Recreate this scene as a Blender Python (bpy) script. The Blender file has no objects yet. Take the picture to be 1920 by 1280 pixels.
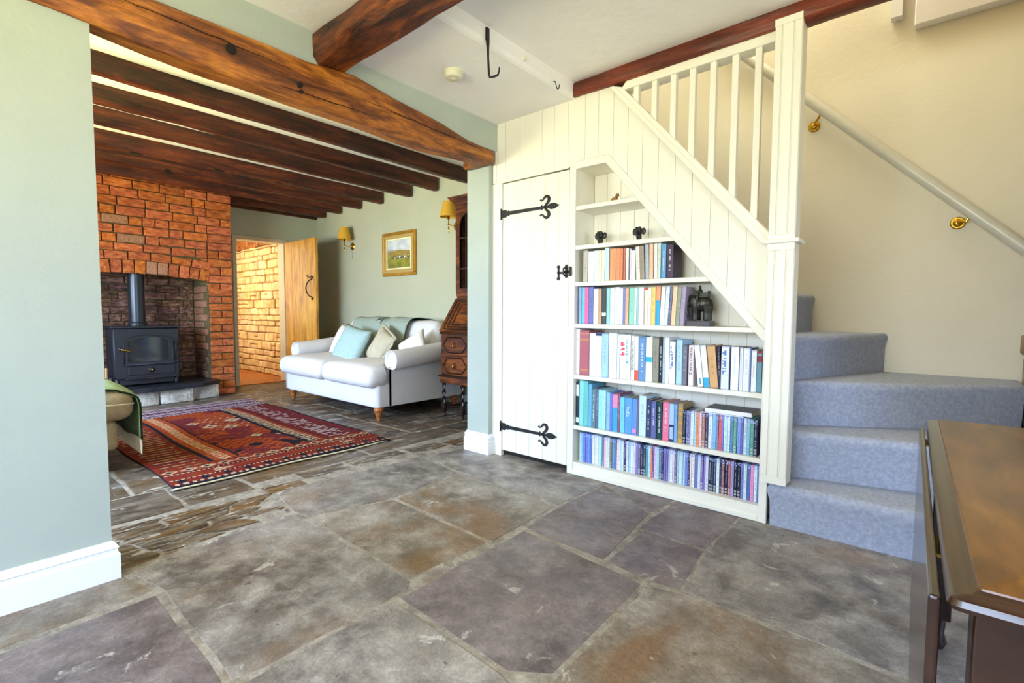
import bpy, bmesh, math, random
from mathutils import Vector, Matrix, noise
random.seed(7)
R = math.radians
sc = bpy.context.scene
COL = sc.collection

# ------------------------------------------------------------------ camera
cam_data = bpy.data.cameras.new('camera')
cam_data.sensor_width = 36.0
cam_data.lens = 918.716 / 1920 * 36.0
cam_data.clip_start = 0.02
cam = bpy.data.objects.new('camera', cam_data)
COL.objects.link(cam)
sc.camera = cam
yaw, pitch, roll = R(-40.44377), R(3.31941), R(0.28894)
fw = Vector((math.sin(yaw)*math.cos(pitch), math.cos(yaw)*math.cos(pitch), -math.sin(pitch)))
rt = Vector((math.cos(yaw), -math.sin(yaw), 0))
up = rt.cross(fw)
rt2 = math.cos(roll)*rt + math.sin(roll)*up
up2 = -math.sin(roll)*rt + math.cos(roll)*up
cam.matrix_world = Matrix(((rt2.x, up2.x, -fw.x, 0), (rt2.y, up2.y, -fw.y, 0), (rt2.z, up2.z, -fw.z, 1.05), (0, 0, 0, 1)))

# ------------------------------------------------------------------ world, lights, exposure
w = bpy.data.worlds.new('world')
sc.world = w
w.use_nodes = True
nt = w.node_tree
nt.nodes.clear()
wo = nt.nodes.new('ShaderNodeOutputWorld')
bg = nt.nodes.new('ShaderNodeBackground')
tc = nt.nodes.new('ShaderNodeTexCoord')
sep = nt.nodes.new('ShaderNodeSeparateXYZ')
rp = nt.nodes.new('ShaderNodeValToRGB')
rp.color_ramp.elements[0].position = 0.48
rp.color_ramp.elements[0].color = (0.42, 0.42, 0.13, 1)      # sunlit lawn below the horizon
rp.color_ramp.elements[1].position = 0.52
rp.color_ramp.elements[1].color = (0.62, 0.80, 1.0, 1)       # pale sky
mr = nt.nodes.new('ShaderNodeMapRange')
mr.inputs[1].default_value = -1
mr.inputs[2].default_value = 1
nt.links.new(tc.outputs['Generated'], sep.inputs[0])
nt.links.new(sep.outputs[2], mr.inputs[0])
nt.links.new(mr.outputs[0], rp.inputs[0])
nt.links.new(rp.outputs[0], bg.inputs[0])
nt.links.new(bg.outputs[0], wo.inputs[0])
bg.inputs[1].default_value = 2.2

SKY = (0.50, 0.69, 1.0)
LAWN = (1.0, 0.90, 0.36)

def window_light(name, loc, facing, sx, sz, e_sky, e_lawn, sky=SKY, lawn=LAWN):
    """daylight entering one window: sky light falling in, lawn light bouncing up."""
    for tag_, col, e, tilt, dz in (('sky', sky, e_sky, -34, .06), ('lawn', lawn, e_lawn, 48, -.06)):
        L = bpy.data.lights.new(name + '_' + tag_, 'AREA')
        L.shape = 'RECTANGLE'; L.size = sx; L.size_y = sz
        L.energy = e; L.color = col
        L.spread = R(125)
        o = bpy.data.objects.new(name + '_' + tag_, L)
        COL.objects.link(o)
        o.location = (loc[0], loc[1], loc[2])
        d = Vector((facing[0], facing[1], 0)).normalized()
        d = Vector((d.x*math.cos(R(tilt)), d.y*math.cos(R(tilt)), math.sin(R(tilt))))
        o.rotation_euler = d.to_track_quat('-Z', 'Y').to_euler()

window_light('daylight_main_back', (-0.9, -1.9, 1.35), (0, 1), 2.0, 1.2, 68, 66, (0.50, 0.68, 1.0), (1.0, 0.88, 0.32))
window_light('daylight_main_side', (2.75, 0.4, 1.35), (-1, 0.1), 1.8, 1.2, 62, 36, (0.40, 0.60, 1.0), (1.0, 0.88, 0.30))
window_light('daylight_sitting_a', (-4.2, -1.15, 1.35), (-.15, 1), 1.5, 1.1, 125, 95)
window_light('daylight_sitting_b', (-6.1, -1.15, 1.35), (0, 1), 1.2, 1.1, 50, 32)

def area(name, loc, rot, sx, sy, e, col):
    L = bpy.data.lights.new(name, 'AREA'); L.shape = 'RECTANGLE'
    L.size = sx; L.size_y = sy; L.energy = e; L.color = col
    o = bpy.data.objects.new(name, L); COL.objects.link(o)
    o.location = loc; o.rotation_euler = rot
    return o
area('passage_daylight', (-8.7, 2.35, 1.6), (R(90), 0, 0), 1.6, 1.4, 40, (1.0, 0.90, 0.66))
area('landing_fill', (-1.2, 3.35, 4.4), (0, 0, 0), 1.6, 0.9, 40, (1.0, 0.95, 0.72))  # added overhead fill to brighten the stair wall; no window up here

vs = sc.view_settings
vs.view_transform = 'Standard'
vs.look = 'None'
vs.exposure = 0.22
vs.gamma = 1.0
vs.use_curve_mapping = False
try:
    sc.cycles.max_bounces = 8
    sc.cycles.diffuse_bounces = 5
    sc.cycles.glossy_bounces = 4
    sc.cycles.sample_clamp_indirect = 6
    sc.cycles.caustics_reflective = False
    sc.cycles.caustics_refractive = False
    sc.cycles.use_denoising = True
except Exception:
    pass

# ------------------------------------------------------------------ materials
def hexc(h):
    h = h.lstrip('#')
    v = [int(h[i:i+2], 16)/255 for i in (0, 2, 4)]
    return tuple([(c/12.92 if c <= .04045 else ((c+.055)/1.055)**2.4) for c in v]) + (1.0,)

def mat(name, cols, rough=0.6, metal=0.0, scale=4.0, stretch=(1, 1, 1), detail=5, bump=0.0, bscale=None,
        rand=0.0, spec=0.5, ramp=None, vcol=False, distort=0.0, hue_rand=0.0, fine=0.0, alpha_glass=False, coat=0.0, rough_var=0.0):
    m = bpy.data.materials.new(name)
    m.use_nodes = True
    t = m.node_tree; N = t.nodes; Lk = t.links
    p = N['Principled BSDF']
    p.inputs['Roughness'].default_value = rough
    p.inputs['Metallic'].default_value = metal
    p.inputs['Specular IOR Level'].default_value = spec
    if coat: p.inputs['Coat Weight'].default_value = coat; p.inputs['Coat Roughness'].default_value = .12
    if isinstance(cols, str): cols = [cols]
    co = N.new('ShaderNodeTexCoord')
    mp = N.new('ShaderNodeMapping'); mp.inputs['Scale'].default_value = stretch
    oi = N.new('ShaderNodeObjectInfo')
    mul = N.new('ShaderNodeVectorMath'); mul.operation = 'SCALE'
    Lk.new(oi.outputs['Random'], mul.inputs[3]); mul.inputs[0].default_value = (37, 53, 71)
    add = N.new('ShaderNodeVectorMath'); add.operation = 'ADD'
    Lk.new(co.outputs['Object'], add.inputs[0]); Lk.new(mul.outputs[0], add.inputs[1])
    Lk.new(add.outputs[0], mp.inputs[0])
    last = None
    if vcol:
        a = N.new('ShaderNodeVertexColor'); a.layer_name = 'Col'
        last = a.outputs[0]
    elif len(cols) > 1:
        nz = N.new('ShaderNodeTexNoise'); nz.inputs['Scale'].default_value = scale
        nz.inputs['Detail'].default_value = detail; nz.inputs['Distortion'].default_value = distort
        nz.inputs['Roughness'].default_value = .6
        Lk.new(mp.outputs[0], nz.inputs['Vector'])
        cr = N.new('ShaderNodeValToRGB')
        els = cr.color_ramp.elements
        pos = ramp or [0.34 + 0.32*i/(len(cols)-1) for i in range(len(cols))]
        els[0].position = pos[0]; els[0].color = hexc(cols[0])
        els[1].position = pos[-1]; els[1].color = hexc(cols[-1])
        for i in range(1, len(cols)-1):
            e = els.new(pos[i]); e.color = hexc(cols[i])
        Lk.new(nz.outputs[0], cr.inputs[0])
        last = cr.outputs[0]
    if fine > 0 and last is not None:
        n2 = N.new('ShaderNodeTexNoise'); n2.inputs['Scale'].default_value = scale*9; n2.inputs['Detail'].default_value = 6
        Lk.new(mp.outputs[0], n2.inputs['Vector'])
        mr2 = N.new('ShaderNodeMapRange'); mr2.inputs[1].default_value = .3; mr2.inputs[2].default_value = .7
        mr2.inputs[3].default_value = 1-fine; mr2.inputs[4].default_value = 1+fine
        Lk.new(n2.outputs[0], mr2.inputs[0])
        vm = N.new('ShaderNodeVectorMath'); vm.operation = 'SCALE'
        Lk.new(last, vm.inputs[0]); Lk.new(mr2.outputs[0], vm.inputs[3])
        last = vm.outputs[0]
    if rand > 0 or hue_rand > 0:
        hs = N.new('ShaderNodeHueSaturation')
        mr1 = N.new('ShaderNodeMapRange'); mr1.inputs[3].default_value = 1-rand; mr1.inputs[4].default_value = 1+rand
        Lk.new(oi.outputs['Random'], mr1.inputs[0]); Lk.new(mr1.outputs[0], hs.inputs['Value'])
        if hue_rand:
            wn = N.new('ShaderNodeTexWhiteNoise'); wn.noise_dimensions = '1D'
            Lk.new(oi.outputs['Random'], wn.inputs['W'])
            mr3 = N.new('ShaderNodeMapRange'); mr3.inputs[3].default_value = .5-hue_rand; mr3.inputs[4].default_value = .5+hue_rand
            Lk.new(wn.outputs[0], mr3.inputs[0]); Lk.new(mr3.outputs[0], hs.inputs['Hue'])
            mr4 = N.new('ShaderNodeMapRange'); mr4.inputs[3].default_value = 1-hue_rand*8; mr4.inputs[4].default_value = 1+hue_rand*3
            Lk.new(wn.outputs[0], mr4.inputs[0]); Lk.new(mr4.outputs[0], hs.inputs['Saturation'])
        if last is None: hs.inputs['Color'].default_value = hexc(cols[0])
        else: Lk.new(last, hs.inputs['Color'])
        last = hs.outputs[0]
    if last is None: p.inputs['Base Color'].default_value = hexc(cols[0])
    else: Lk.new(last, p.inputs['Base Color'])
    if bump > 0:
        nb = N.new('ShaderNodeTexNoise'); nb.inputs['Scale'].default_value = bscale or scale*6; nb.inputs['Detail'].default_value = 6
        Lk.new(mp.outputs[0], nb.inputs['Vector'])
        b = N.new('ShaderNodeBump'); b.inputs['Strength'].default_value = bump; b.inputs['Distance'].default_value = .02
        Lk.new(nb.outputs[0], b.inputs['Height']); Lk.new(b.outputs[0], p.inputs['Normal'])
        if rough_var:
            m5 = N.new('ShaderNodeMapRange'); m5.inputs[1].default_value = .3; m5.inputs[2].default_value = .7
            m5.inputs[3].default_value = max(.05, rough-rough_var); m5.inputs[4].default_value = min(1, rough+rough_var)
            Lk.new(nb.outputs[0], m5.inputs[0]); Lk.new(m5.outputs[0], p.inputs['Roughness'])
    return m

M = {}
M['sage'] = mat('sage_paint', ['b9bba4', 'bfc1ac'], .7, scale=2, bump=.05, bscale=60)
M['bluegrey'] = mat('duck_egg_paint', ['a9b2ab', 'b0b9b1'], .55, scale=2, bump=.06, bscale=40)
M['cream_wall'] = mat('cream_wall_paint', ['ddd5c2', 'e2dac8'], .75, scale=2, bump=.08, bscale=30)
M['ceiling'] = mat('white_ceiling_paint', ['eceaec', 'f1eff0'], .85, scale=3, bump=.12, bscale=18)
M['joinery'] = mat('cream_white_joinery_paint', ['e9e5d8', 'eeeade'], .42, scale=2)
M['white_gloss'] = mat('white_gloss_paint', ['eeeef2'], .3)
M['groove'] = mat('panel_backing_paint', ['e0dbcc'], .6)
M['dark_void'] = mat('unlit_cupboard_interior', ['241c16'], .9)
M['oak_lit'] = mat('honey_oak_beam', ['341a08', '763d12', 'a6611e', 'c27c2e'], .5, scale=2.2, stretch=(5, .9, 5), detail=9, distort=.8, bump=.5, bscale=9, fine=.35, ramp=[.30, .44, .56, .72])
M['oak_tie'] = mat('dark_oak_cross_beam', ['220d05', '5a290d', '8a4816'], .5, scale=3.4, stretch=(1, 4, 4), detail=9, distort=.8, bump=.6, bscale=10, fine=.4)
M['oak_dark'] = mat('dark_stained_joist', ['240d06', '4a1d0e', '703418'], .5, scale=2.6, stretch=(5, .7, 5), detail=9, distort=.6, bump=.4, bscale=9, fine=.35, rand=.12)
M['oak_red'] = mat('red_brown_trimmer', ['4a1c0e', '6e2c16', '853a1e'], .5, scale=2.6, stretch=(.8, 5, 5), detail=8, bump=.3, bscale=8, fine=.25)
M['hole'] = mat('peg_hole_dark', ['140a05'], .9)
M['brick'] = mat('red_orange_brick', ['9c4822', 'cb662e', 'df8546'], .85, scale=3, bump=.5, bscale=40, rand=.17, hue_rand=.006, fine=.16)
M['brick_dark'] = mat('sooted_brick', ['4a3830', '86594a', 'b08a70'], .9, scale=3, bump=.5, bscale=40, rand=.35, hue_rand=.02, fine=.2)
M['brick_pale'] = mat('lime_stained_brick', ['94583e', 'b07a5c', 'b89880'], .9, scale=9, bump=.5, bscale=40, rand=.2)
M['mortar'] = mat('lime_mortar', ['564a2c', '6c5f3e'], .95, scale=20, bump=.5, bscale=60)
M['mortar_dark'] = mat('sooty_mortar', ['3a3226', '564a38'], .95, scale=20)
M['stone_warm'] = mat('warm_rubble_stone', ['b89058', 'd6b27c', 'e2c698'], .85, scale=6, bump=.5, bscale=30, rand=.13, hue_rand=.008, fine=.12)
M['stone_mortar'] = mat('sandy_mortar', ['94704a', 'a88458'], .95, scale=15)
M['stone_pale'] = mat('pale_limestone_block', ['a8a096', 'd2cabd', 'ece6da'], .9, scale=8, bump=.8, bscale=25, rand=.08, fine=.2)
M['stone_rough'] = mat('brown_rough_stone', ['6a5842', '9a8668', 'bcae96'], .9, scale=6, bump=.7, bscale=25, rand=.15)
M['slate'] = mat('black_slate', ['1a1c22', '2c2e36'], .35, scale=5, bump=.1)

def stone_mat(name, lo, mid_, hi, ochre, och_amt, white_amt, rough=.45, scale=1.0, stretch=(1, 1, 1), rand=.08):
    """riven stone floor: broad tone, cloudy mid tone, sandy grain, ochre bloom, pale scuffs and small dark pits."""
    m = bpy.data.materials.new(name); m.use_nodes = True
    t = m.node_tree; N = t.nodes; K = t.links
    p = N['Principled BSDF']; p.inputs['Specular IOR Level'].default_value = .45
    co = N.new('ShaderNodeTexCoord'); oi = N.new('ShaderNodeObjectInfo')
    mul = N.new('ShaderNodeVectorMath'); mul.operation = 'SCALE'; mul.inputs[0].default_value = (37, 53, 71); K.new(oi.outputs['Random'], mul.inputs[3])
    add = N.new('ShaderNodeVectorMath'); add.operation = 'ADD'; K.new(co.outputs['Object'], add.inputs[0]); K.new(mul.outputs[0], add.inputs[1])
    mp = N.new('ShaderNodeMapping'); mp.inputs['Scale'].default_value = tuple(s*scale for s in stretch); K.new(add.outputs[0], mp.inputs[0])
    def nz(sc_, det=8, ro=.6, dist=0.0, off=0):
        n = N.new('ShaderNodeTexNoise'); n.inputs['Scale'].default_value = sc_; n.inputs['Detail'].default_value = det
        n.inputs['Roughness'].default_value = ro; n.inputs['Distortion'].default_value = dist
        if off:
            a = N.new('ShaderNodeVectorMath'); a.operation = 'ADD'; a.inputs[1].default_value = (off, off*2, off*3)
            K.new(mp.outputs[0], a.inputs[0]); K.new(a.outputs[0], n.inputs['Vector'])
        else: K.new(mp.outputs[0], n.inputs['Vector'])
        return n.outputs[0]
    def rng(src, a, b, c=0.0, d=1.0):
        r_ = N.new('ShaderNodeMapRange'); r_.inputs[1].default_value = a; r_.inputs[2].default_value = b; r_.inputs[3].default_value = c; r_.inputs[4].default_value = d
        K.new(src, r_.inputs[0]); return r_.outputs[0]
    def mix(f, a, b):
        x = N.new('ShaderNodeMix'); x.data_type = 'RGBA'
        K.new(f, x.inputs[0])
        for s, v in ((6, a), (7, b)):
            if isinstance(v, str): x.inputs[s].default_value = hexc(v)
            else: K.new(v, x.inputs[s])
        return x.outputs[2]
    c = mix(rng(nz(2.2, 6), .36, .64), lo, mid_)
    c = mix(rng(nz(6.5, 10, .68, .2, 3), .42, .72), c, hi)
    och = rng(nz(1.7, 8, .62, .5, 7), .60-.12*och_amt, .72-.08*och_amt, 0, min(1, .9*och_amt))
    c = mix(och, c, ochre)
    wh = rng(nz(5.2, 7, .66, 1.2, 11), .68-.05*white_amt, .715-.05*white_amt, 0, .6)
    c = mix(wh, c, 'c6c2bc')
    pit = rng(nz(24, 3, .5, 0, 15), .70, .76, 0, .65)
    c = mix(pit, c, '2c2624')
    dk = rng(nz(3.1, 5, .5, .3, 19), .66, .72, 0, .5)
    c = mix(dk, c, '34302e')
    g = rng(nz(90, 4, .7), .3, .7, .78, 1.22)
    v = N.new('ShaderNodeVectorMath'); v.operation = 'SCALE'; K.new(c, v.inputs[0]); K.new(g, v.inputs[3])
    v2 = N.new('ShaderNodeVectorMath'); v2.operation = 'SCALE'; K.new(v.outputs[0], v2.inputs[0]); K.new(rng(nz(19, 7, .72, .3, 23), .32, .68, .84, 1.17), v2.inputs[3]); v = v2
    hs = N.new('ShaderNodeHueSaturation'); K.new(v.outputs[0], hs.inputs['Color']); K.new(rng(oi.outputs['Random'], 0, 1, 1-rand, 1+rand), hs.inputs['Value'])
    K.new(hs.outputs[0], p.inputs['Base Color'])
    bsum = N.new('ShaderNodeMath'); bsum.operation = 'MULTIPLY_ADD'; bsum.inputs[1].default_value = .35
    K.new(nz(60, 5, .6), bsum.inputs[0]); K.new(nz(7, 9, .6, .4, 5), bsum.inputs[2])
    b = N.new('ShaderNodeBump'); b.inputs['Strength'].default_value = .32; b.inputs['Distance'].default_value = .018
    K.new(bsum.outputs[0], b.inputs['Height']); K.new(b.outputs[0], p.inputs['Normal'])
    K.new(rng(nz(4, 8, .6, 0, 9), .35, .65, rough-.13, rough+.16), p.inputs['Roughness'])
    return m
M['flag'] = stone_mat('worn_flagstone', '5a5350', '847c77', 'a9a29c', '82623c', .5, .9)
M['flag_purple'] = stone_mat('purple_grey_flagstone', '564c4e', '74686a', '938787', '745a40', .25, 1.0)
M['flag_ochre'] = stone_mat('ochre_mottled_flagstone', '5e5449', '857b70', 'aca399', '785a3a', 1.0, 1.0)
M['flag_sit'] = stone_mat('dark_riven_flagstone', '332c27', '574a3f', '84786c', '5f4521', .75, 2.0, .4, 1.3, (1.7, .7, 1), .14)
M['flag_broken'] = stone_mat('brown_broken_stone', '2e2218', '54412c', '8c8070', '74501e', .75, 2.3, .40, 1.5, (2.6, .6, 1), .14)
M['joint'] = stone_mat('floor_mortar', '6e665e', '8e857b', 'aea69c', '86704e', .5, 1.0, .6, 2.5)
M['carpet'] = mat('grey_stair_carpet', ['989eb2', 'a3a9bb', 'b0b5c5'], .95, scale=60, detail=3, bump=.35, bscale=260, spec=.1)
M['iron'] = mat('black_wrought_iron', ['1d1a1c'], .45, metal=.3, bump=.15, scale=20)
M['iron_grey'] = mat('grey_iron', ['2a2a2c'], .5, metal=.5)
M['brass'] = mat('polished_brass', ['d2a63e'], .22, metal=1.0)
M['brass_dull'] = mat('aged_brass', ['a88a3c'], .35, metal=1.0)
M['stove'] = mat('blue_black_cast_iron', ['2e2f36'], .42, metal=.35, spec=.6)
M['stove_pipe'] = mat('enamelled_flue', ['3c4048'], .3, metal=.5)
M['stove_glass'] = mat('dark_stove_glass', ['17181c'], .06, spec=1.0)
M['oak_door'] = mat('golden_oak_door', ['a8681a', 'd0902c', 'e2a640'], .45, scale=2.2, stretch=(5, 5, .8), detail=8, distort=.8, fine=.12, bump=.1)
M['frame_wood'] = mat('pale_painted_frame', ['cfc0a0', 'd8ccb0'], .6)
M['floorboard'] = mat('orange_floorboard', ['9a5524', 'bb7034'], .4, scale=3, stretch=(1, 6, 1), detail=6, rand=.1)
M['sofa'] = mat('off_white_loose_cover', ['d6d2d2', 'dedada'], .9, scale=60, bump=.08, bscale=200, spec=.15)
M['sofa_leg'] = mat('turned_honey_leg', ['8a4e20', 'b06c32'], .35, scale=8, stretch=(1, 1, 4))
M['throw'] = mat('sage_green_throw', ['93a096', 'a2aea4'], .95, scale=50, bump=.15, bscale=160, spec=.1)
M['pillow_blue'] = mat('pale_blue_cushion_fabric', ['9fb9bc', 'adc6c8'], .95, scale=40, bump=.1, bscale=160, spec=.1)
M['pillow_beige'] = mat('beige_cushion_fabric', ['b5ac98', 'c6bda8'], .95, scale=12, bump=.1, bscale=100, spec=.1)
M['pillow_white'] = mat('ivory_cushion_fabric', ['e6ded6', 'efe8e2'], .95, scale=30, bump=.1, bscale=100, spec=.1)
M['stool'] = mat('beige_linen_upholstery', ['97825f', 'a8926e'], .95, scale=40, bump=.1, bscale=160, spec=.1)
M['stool_top'] = mat('cream_linen_top', ['d6c6a0'], .95, spec=.1)
M['green_throw'] = mat('moss_green_blanket', ['8496 6a'.replace(' ', ''), '98a880'], .95, scale=40, bump=.2, bscale=120, spec=.1)
M['green_dark'] = mat('dark_green_blanket_edge', ['1f2c12'], .95, spec=.1)
M['fringe'] = mat('cream_fringe', ['d8ccae'], .95, spec=.1)
M['bureau'] = mat('dark_carved_oak', ['2e1408', '5a2a10', '8a4a1c'], .35, scale=3, stretch=(1, 4, 4), detail=7, distort=.7, fine=.2, bump=.15)
M['bureau_deep'] = mat('blackened_oak_moulding', ['1c0e08', '33190c'], .35, scale=4, bump=.1)
M['glass_pane'] = None
M['shade'] = mat('mustard_lamp_shade', ['d8a63c'], .8, spec=.2)
M['gilt'] = mat('gilt_frame', ['b8862c', 'd6a548'], .35, metal=.6, scale=6)
M['mount_tan'] = mat('tan_picture_mount', ['b89a5c'], .8)
M['mount_cream'] = mat('cream_picture_slip', ['f4eec4'], .8)
M['vcol'] = mat('printed_colour', ['ffffff'], .5, vcol=True, spec=.35)
M['rugcol'] = mat('woven_wool', ['ffffff'], .95, vcol=True, bump=.3, bscale=180, scale=30, spec=.1)
M['paintcol'] = mat('oil_paint', ['ffffff'], .7, vcol=True)
M['pages'] = mat('yellowed_pages', ['c8b898'], .9)
M['bronze'] = mat('dark_bronze', ['2c2a26', '45423a'], .38, metal=.5, scale=10)
M['black_res'] = mat('blackened_elephant', ['1c1816'], .45)
M['cat_res'] = mat('ginger_figurine', ['6a4426', 'a87838'], .5, scale=20)
M['plinth'] = mat('grey_stone_plinth', ['4e4a50'], .5)
M['mahogany'] = mat('polished_mahogany', ['472a10', '6a4218', '875a24'], .33, scale=2.6, stretch=(4, 1, 4), detail=7, distort=.5, fine=.1, coat=.15)
M['mahogany_dark'] = mat('dark_mahogany_edge', ['22120a', '3a1e10'], .25, scale=3, stretch=(4, 1, 4), coat=.5)
M['plastic'] = mat('ivory_plastic', ['dcd8c0'], .5)
M['stick'] = mat('pale_split_wood', ['c8a070'], .8)
M['wax'] = mat('handrail_paint', ['c9c6ba', 'd0cdc2'], .3)

def glass_mat(name, col, rough=.02, amount=.85):
    m = bpy.data.materials.new(name); m.use_nodes = True
    N = m.node_tree.nodes; Lk = m.node_tree.links
    N.clear()
    o = N.new('ShaderNodeOutputMaterial'); mx = N.new('ShaderNodeMixShader')
    tr = N.new('ShaderNodeBsdfTransparent'); tr.inputs[0].default_value = hexc(col)
    gl = N.new('ShaderNodeBsdfGlossy'); gl.inputs['Roughness'].default_value = rough
    fr = N.new('ShaderNodeFresnel'); fr.inputs[0].default_value = 1.5
    Lk.new(fr.outputs[0], mx.inputs[0]); Lk.new(tr.outputs[0], mx.inputs[1]); Lk.new(gl.outputs[0], mx.inputs[2])
    Lk.new(mx.outputs[0], o.inputs[0])
    return m
M['glass_pane'] = glass_mat('clear_glass', 'eef2f0')

# ------------------------------------------------------------------ helpers
WL = {}
def tag(o, label=None, cat=None, group=None, kind=None):
    if label: o['label'] = label
    if cat: o['category'] = cat
    if group: o['group'] = group
    if kind: o['kind'] = kind
    return o

def thing(name, label, cat, loc=(0, 0, 0), group=None, rotz=0):
    o = bpy.data.objects.new(name, None)
    o.empty_display_size = .1
    COL.objects.link(o); o.location = loc; o.rotation_euler = (0, 0, rotz)
    WL[o.name] = Vector(loc)
    return tag(o, label, cat, group)

def group_struct(name, loc=(0, 0, 0)):
    o = bpy.data.objects.new(name, None); o.empty_display_size = .1
    COL.objects.link(o); o.location = loc; WL[o.name] = Vector(loc); o['kind'] = 'structure'
    return o

def obj(name, bm, m, parent=None, smooth=False, kind=None, label=None):
    """link a bmesh as one mesh object; its vertices are in world space."""
    me = bpy.data.meshes.new(name)
    bmesh.ops.recalc_face_normals(bm, faces=bm.faces)
    vs_ = [v.co for v in bm.verts]
    lo = Vector((min(v.x for v in vs_), min(v.y for v in vs_), min(v.z for v in vs_)))
    hi = Vector((max(v.x for v in vs_), max(v.y for v in vs_), max(v.z for v in vs_)))
    org = Vector(((lo.x+hi.x)/2, (lo.y+hi.y)/2, lo.z))
    bmesh.ops.translate(bm, verts=bm.verts, vec=-org)
    if smooth:
        for f in bm.faces: f.smooth = True
    bm.to_mesh(me); bm.free()
    if isinstance(m, (list, tuple)):
        for x in m: me.materials.append(M[x])
    else: me.materials.append(M[m])
    if smooth == 'auto':
        try: me.set_sharp_from_angle(angle=R(40))
        except Exception: pass
    o = bpy.data.objects.new(name, me); COL.objects.link(o)
    if parent is not None:
        o.parent = parent
        o.location = org - WL.get(parent.name, Vector((0, 0, 0)))
        WL[o.name] = org.copy()
    else:
        o.location = org; WL[o.name] = org.copy()
    if kind: o['kind'] = kind
    if label: o['label'] = label
    return o

def nb(): return bmesh.new()

def box(bm, x0, x1, y0, y1, z0, z1, bev=0.0, seg=1, mi=0):
    vs_ = [bm.verts.new(p) for p in ((x0, y0, z0), (x1, y0, z0), (x1, y1, z0), (x0, y1, z0), (x0, y0, z1), (x1, y0, z1), (x1, y1, z1), (x0, y1, z1))]
    fs = [bm.faces.new([vs_[i] for i in q]) for q in ((0, 3, 2, 1), (4, 5, 6, 7), (0, 1, 5, 4), (1, 2, 6, 5), (2, 3, 7, 6), (3, 0, 4, 7))]
    for f in fs: f.material_index = mi
    if bev > 0:
        es = list({e for f in fs for e in f.edges})
        bmesh.ops.bevel(bm, geom=es, offset=bev, segments=seg, affect='EDGES', profile=.5)
    return vs_

def prism(bm, pts, axis, a, b, bev=0.0, mi=0):
    """extrude a 2-D outline along an axis: axis 'y': pts are (x,z); 'x': (y,z); 'z': (x,y)."""
    def P(p, t):
        return {'y': (p[0], t, p[1]), 'x': (t, p[0], p[1]), 'z': (p[0], p[1], t)}[axis]
    A = [bm.verts.new(P(p, a)) for p in pts]; B = [bm.verts.new(P(p, b)) for p in pts]
    n = len(pts)
    fs = [bm.faces.new(A), bm.faces.new(B[::-1])]
    for i in range(n):
        fs.append(bm.faces.new((A[i], B[i], B[(i+1) % n], A[(i+1) % n])))
    for f in fs: f.material_index = mi
    if bev > 0:
        bmesh.ops.bevel(bm, geom=list({e for f in fs for e in f.edges}), offset=bev, segments=1, affect='EDGES')

def tube(bm, pts, rad, n=10, cap=True, mi=0):
    """swept tube through points; rad a number or a list."""
    pts = [Vector(p) for p in pts]
    rs = rad if isinstance(rad, (list, tuple)) else [rad]*len(pts)
    rings = []
    prev = None
    for i, p in enumerate(pts):
        t = (pts[min(i+1, len(pts)-1)] - pts[max(i-1, 0)]).normalized()
        ref = prev if prev is not None else (Vector((0, 0, 1)) if abs(t.z) < .9 else Vector((1, 0, 0)))
        u = (ref - t*ref.dot(t)).normalized(); v = t.cross(u); prev = u
        rings.append([bm.verts.new(p + rs[i]*(math.cos(2*math.pi*k/n)*u + math.sin(2*math.pi*k/n)*v)) for k in range(n)])
    for a, b in zip(rings, rings[1:]):
        for k in range(n):
            f = bm.faces.new((a[k], a[(k+1) % n], b[(k+1) % n], b[k])); f.material_index = mi
    if cap:
        for r_ in (rings[0][::-1], rings[-1]):
            f = bm.faces.new(r_); f.material_index = mi

def lathe(bm, prof, c, n=20, axis='z', mi=0):
    """prof: list of (radius, height)."""
    rings = []
    for r_, h in prof:
        ring = []
        for k in range(n):
            a = 2*math.pi*k/n
            x, y = r_*math.cos(a), r_*math.sin(a)
            p = {'z': (c[0]+x, c[1]+y, c[2]+h), 'y': (c[0]+x, c[1]+h, c[2]+y), 'x': (c[0]+h, c[1]+x, c[2]+y)}[axis]
            ring.append(bm.verts.new(p))
        rings.append(ring)
    for a, b in zip(rings, rings[1:]):
        for k in range(n):
            f = bm.faces.new((a[k], a[(k+1) % n], b[(k+1) % n], b[k])); f.material_index = mi
    for r_ in (rings[0][::-1], rings[-1]):
        f = bm.faces.new(r_); f.material_index = mi

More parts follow.
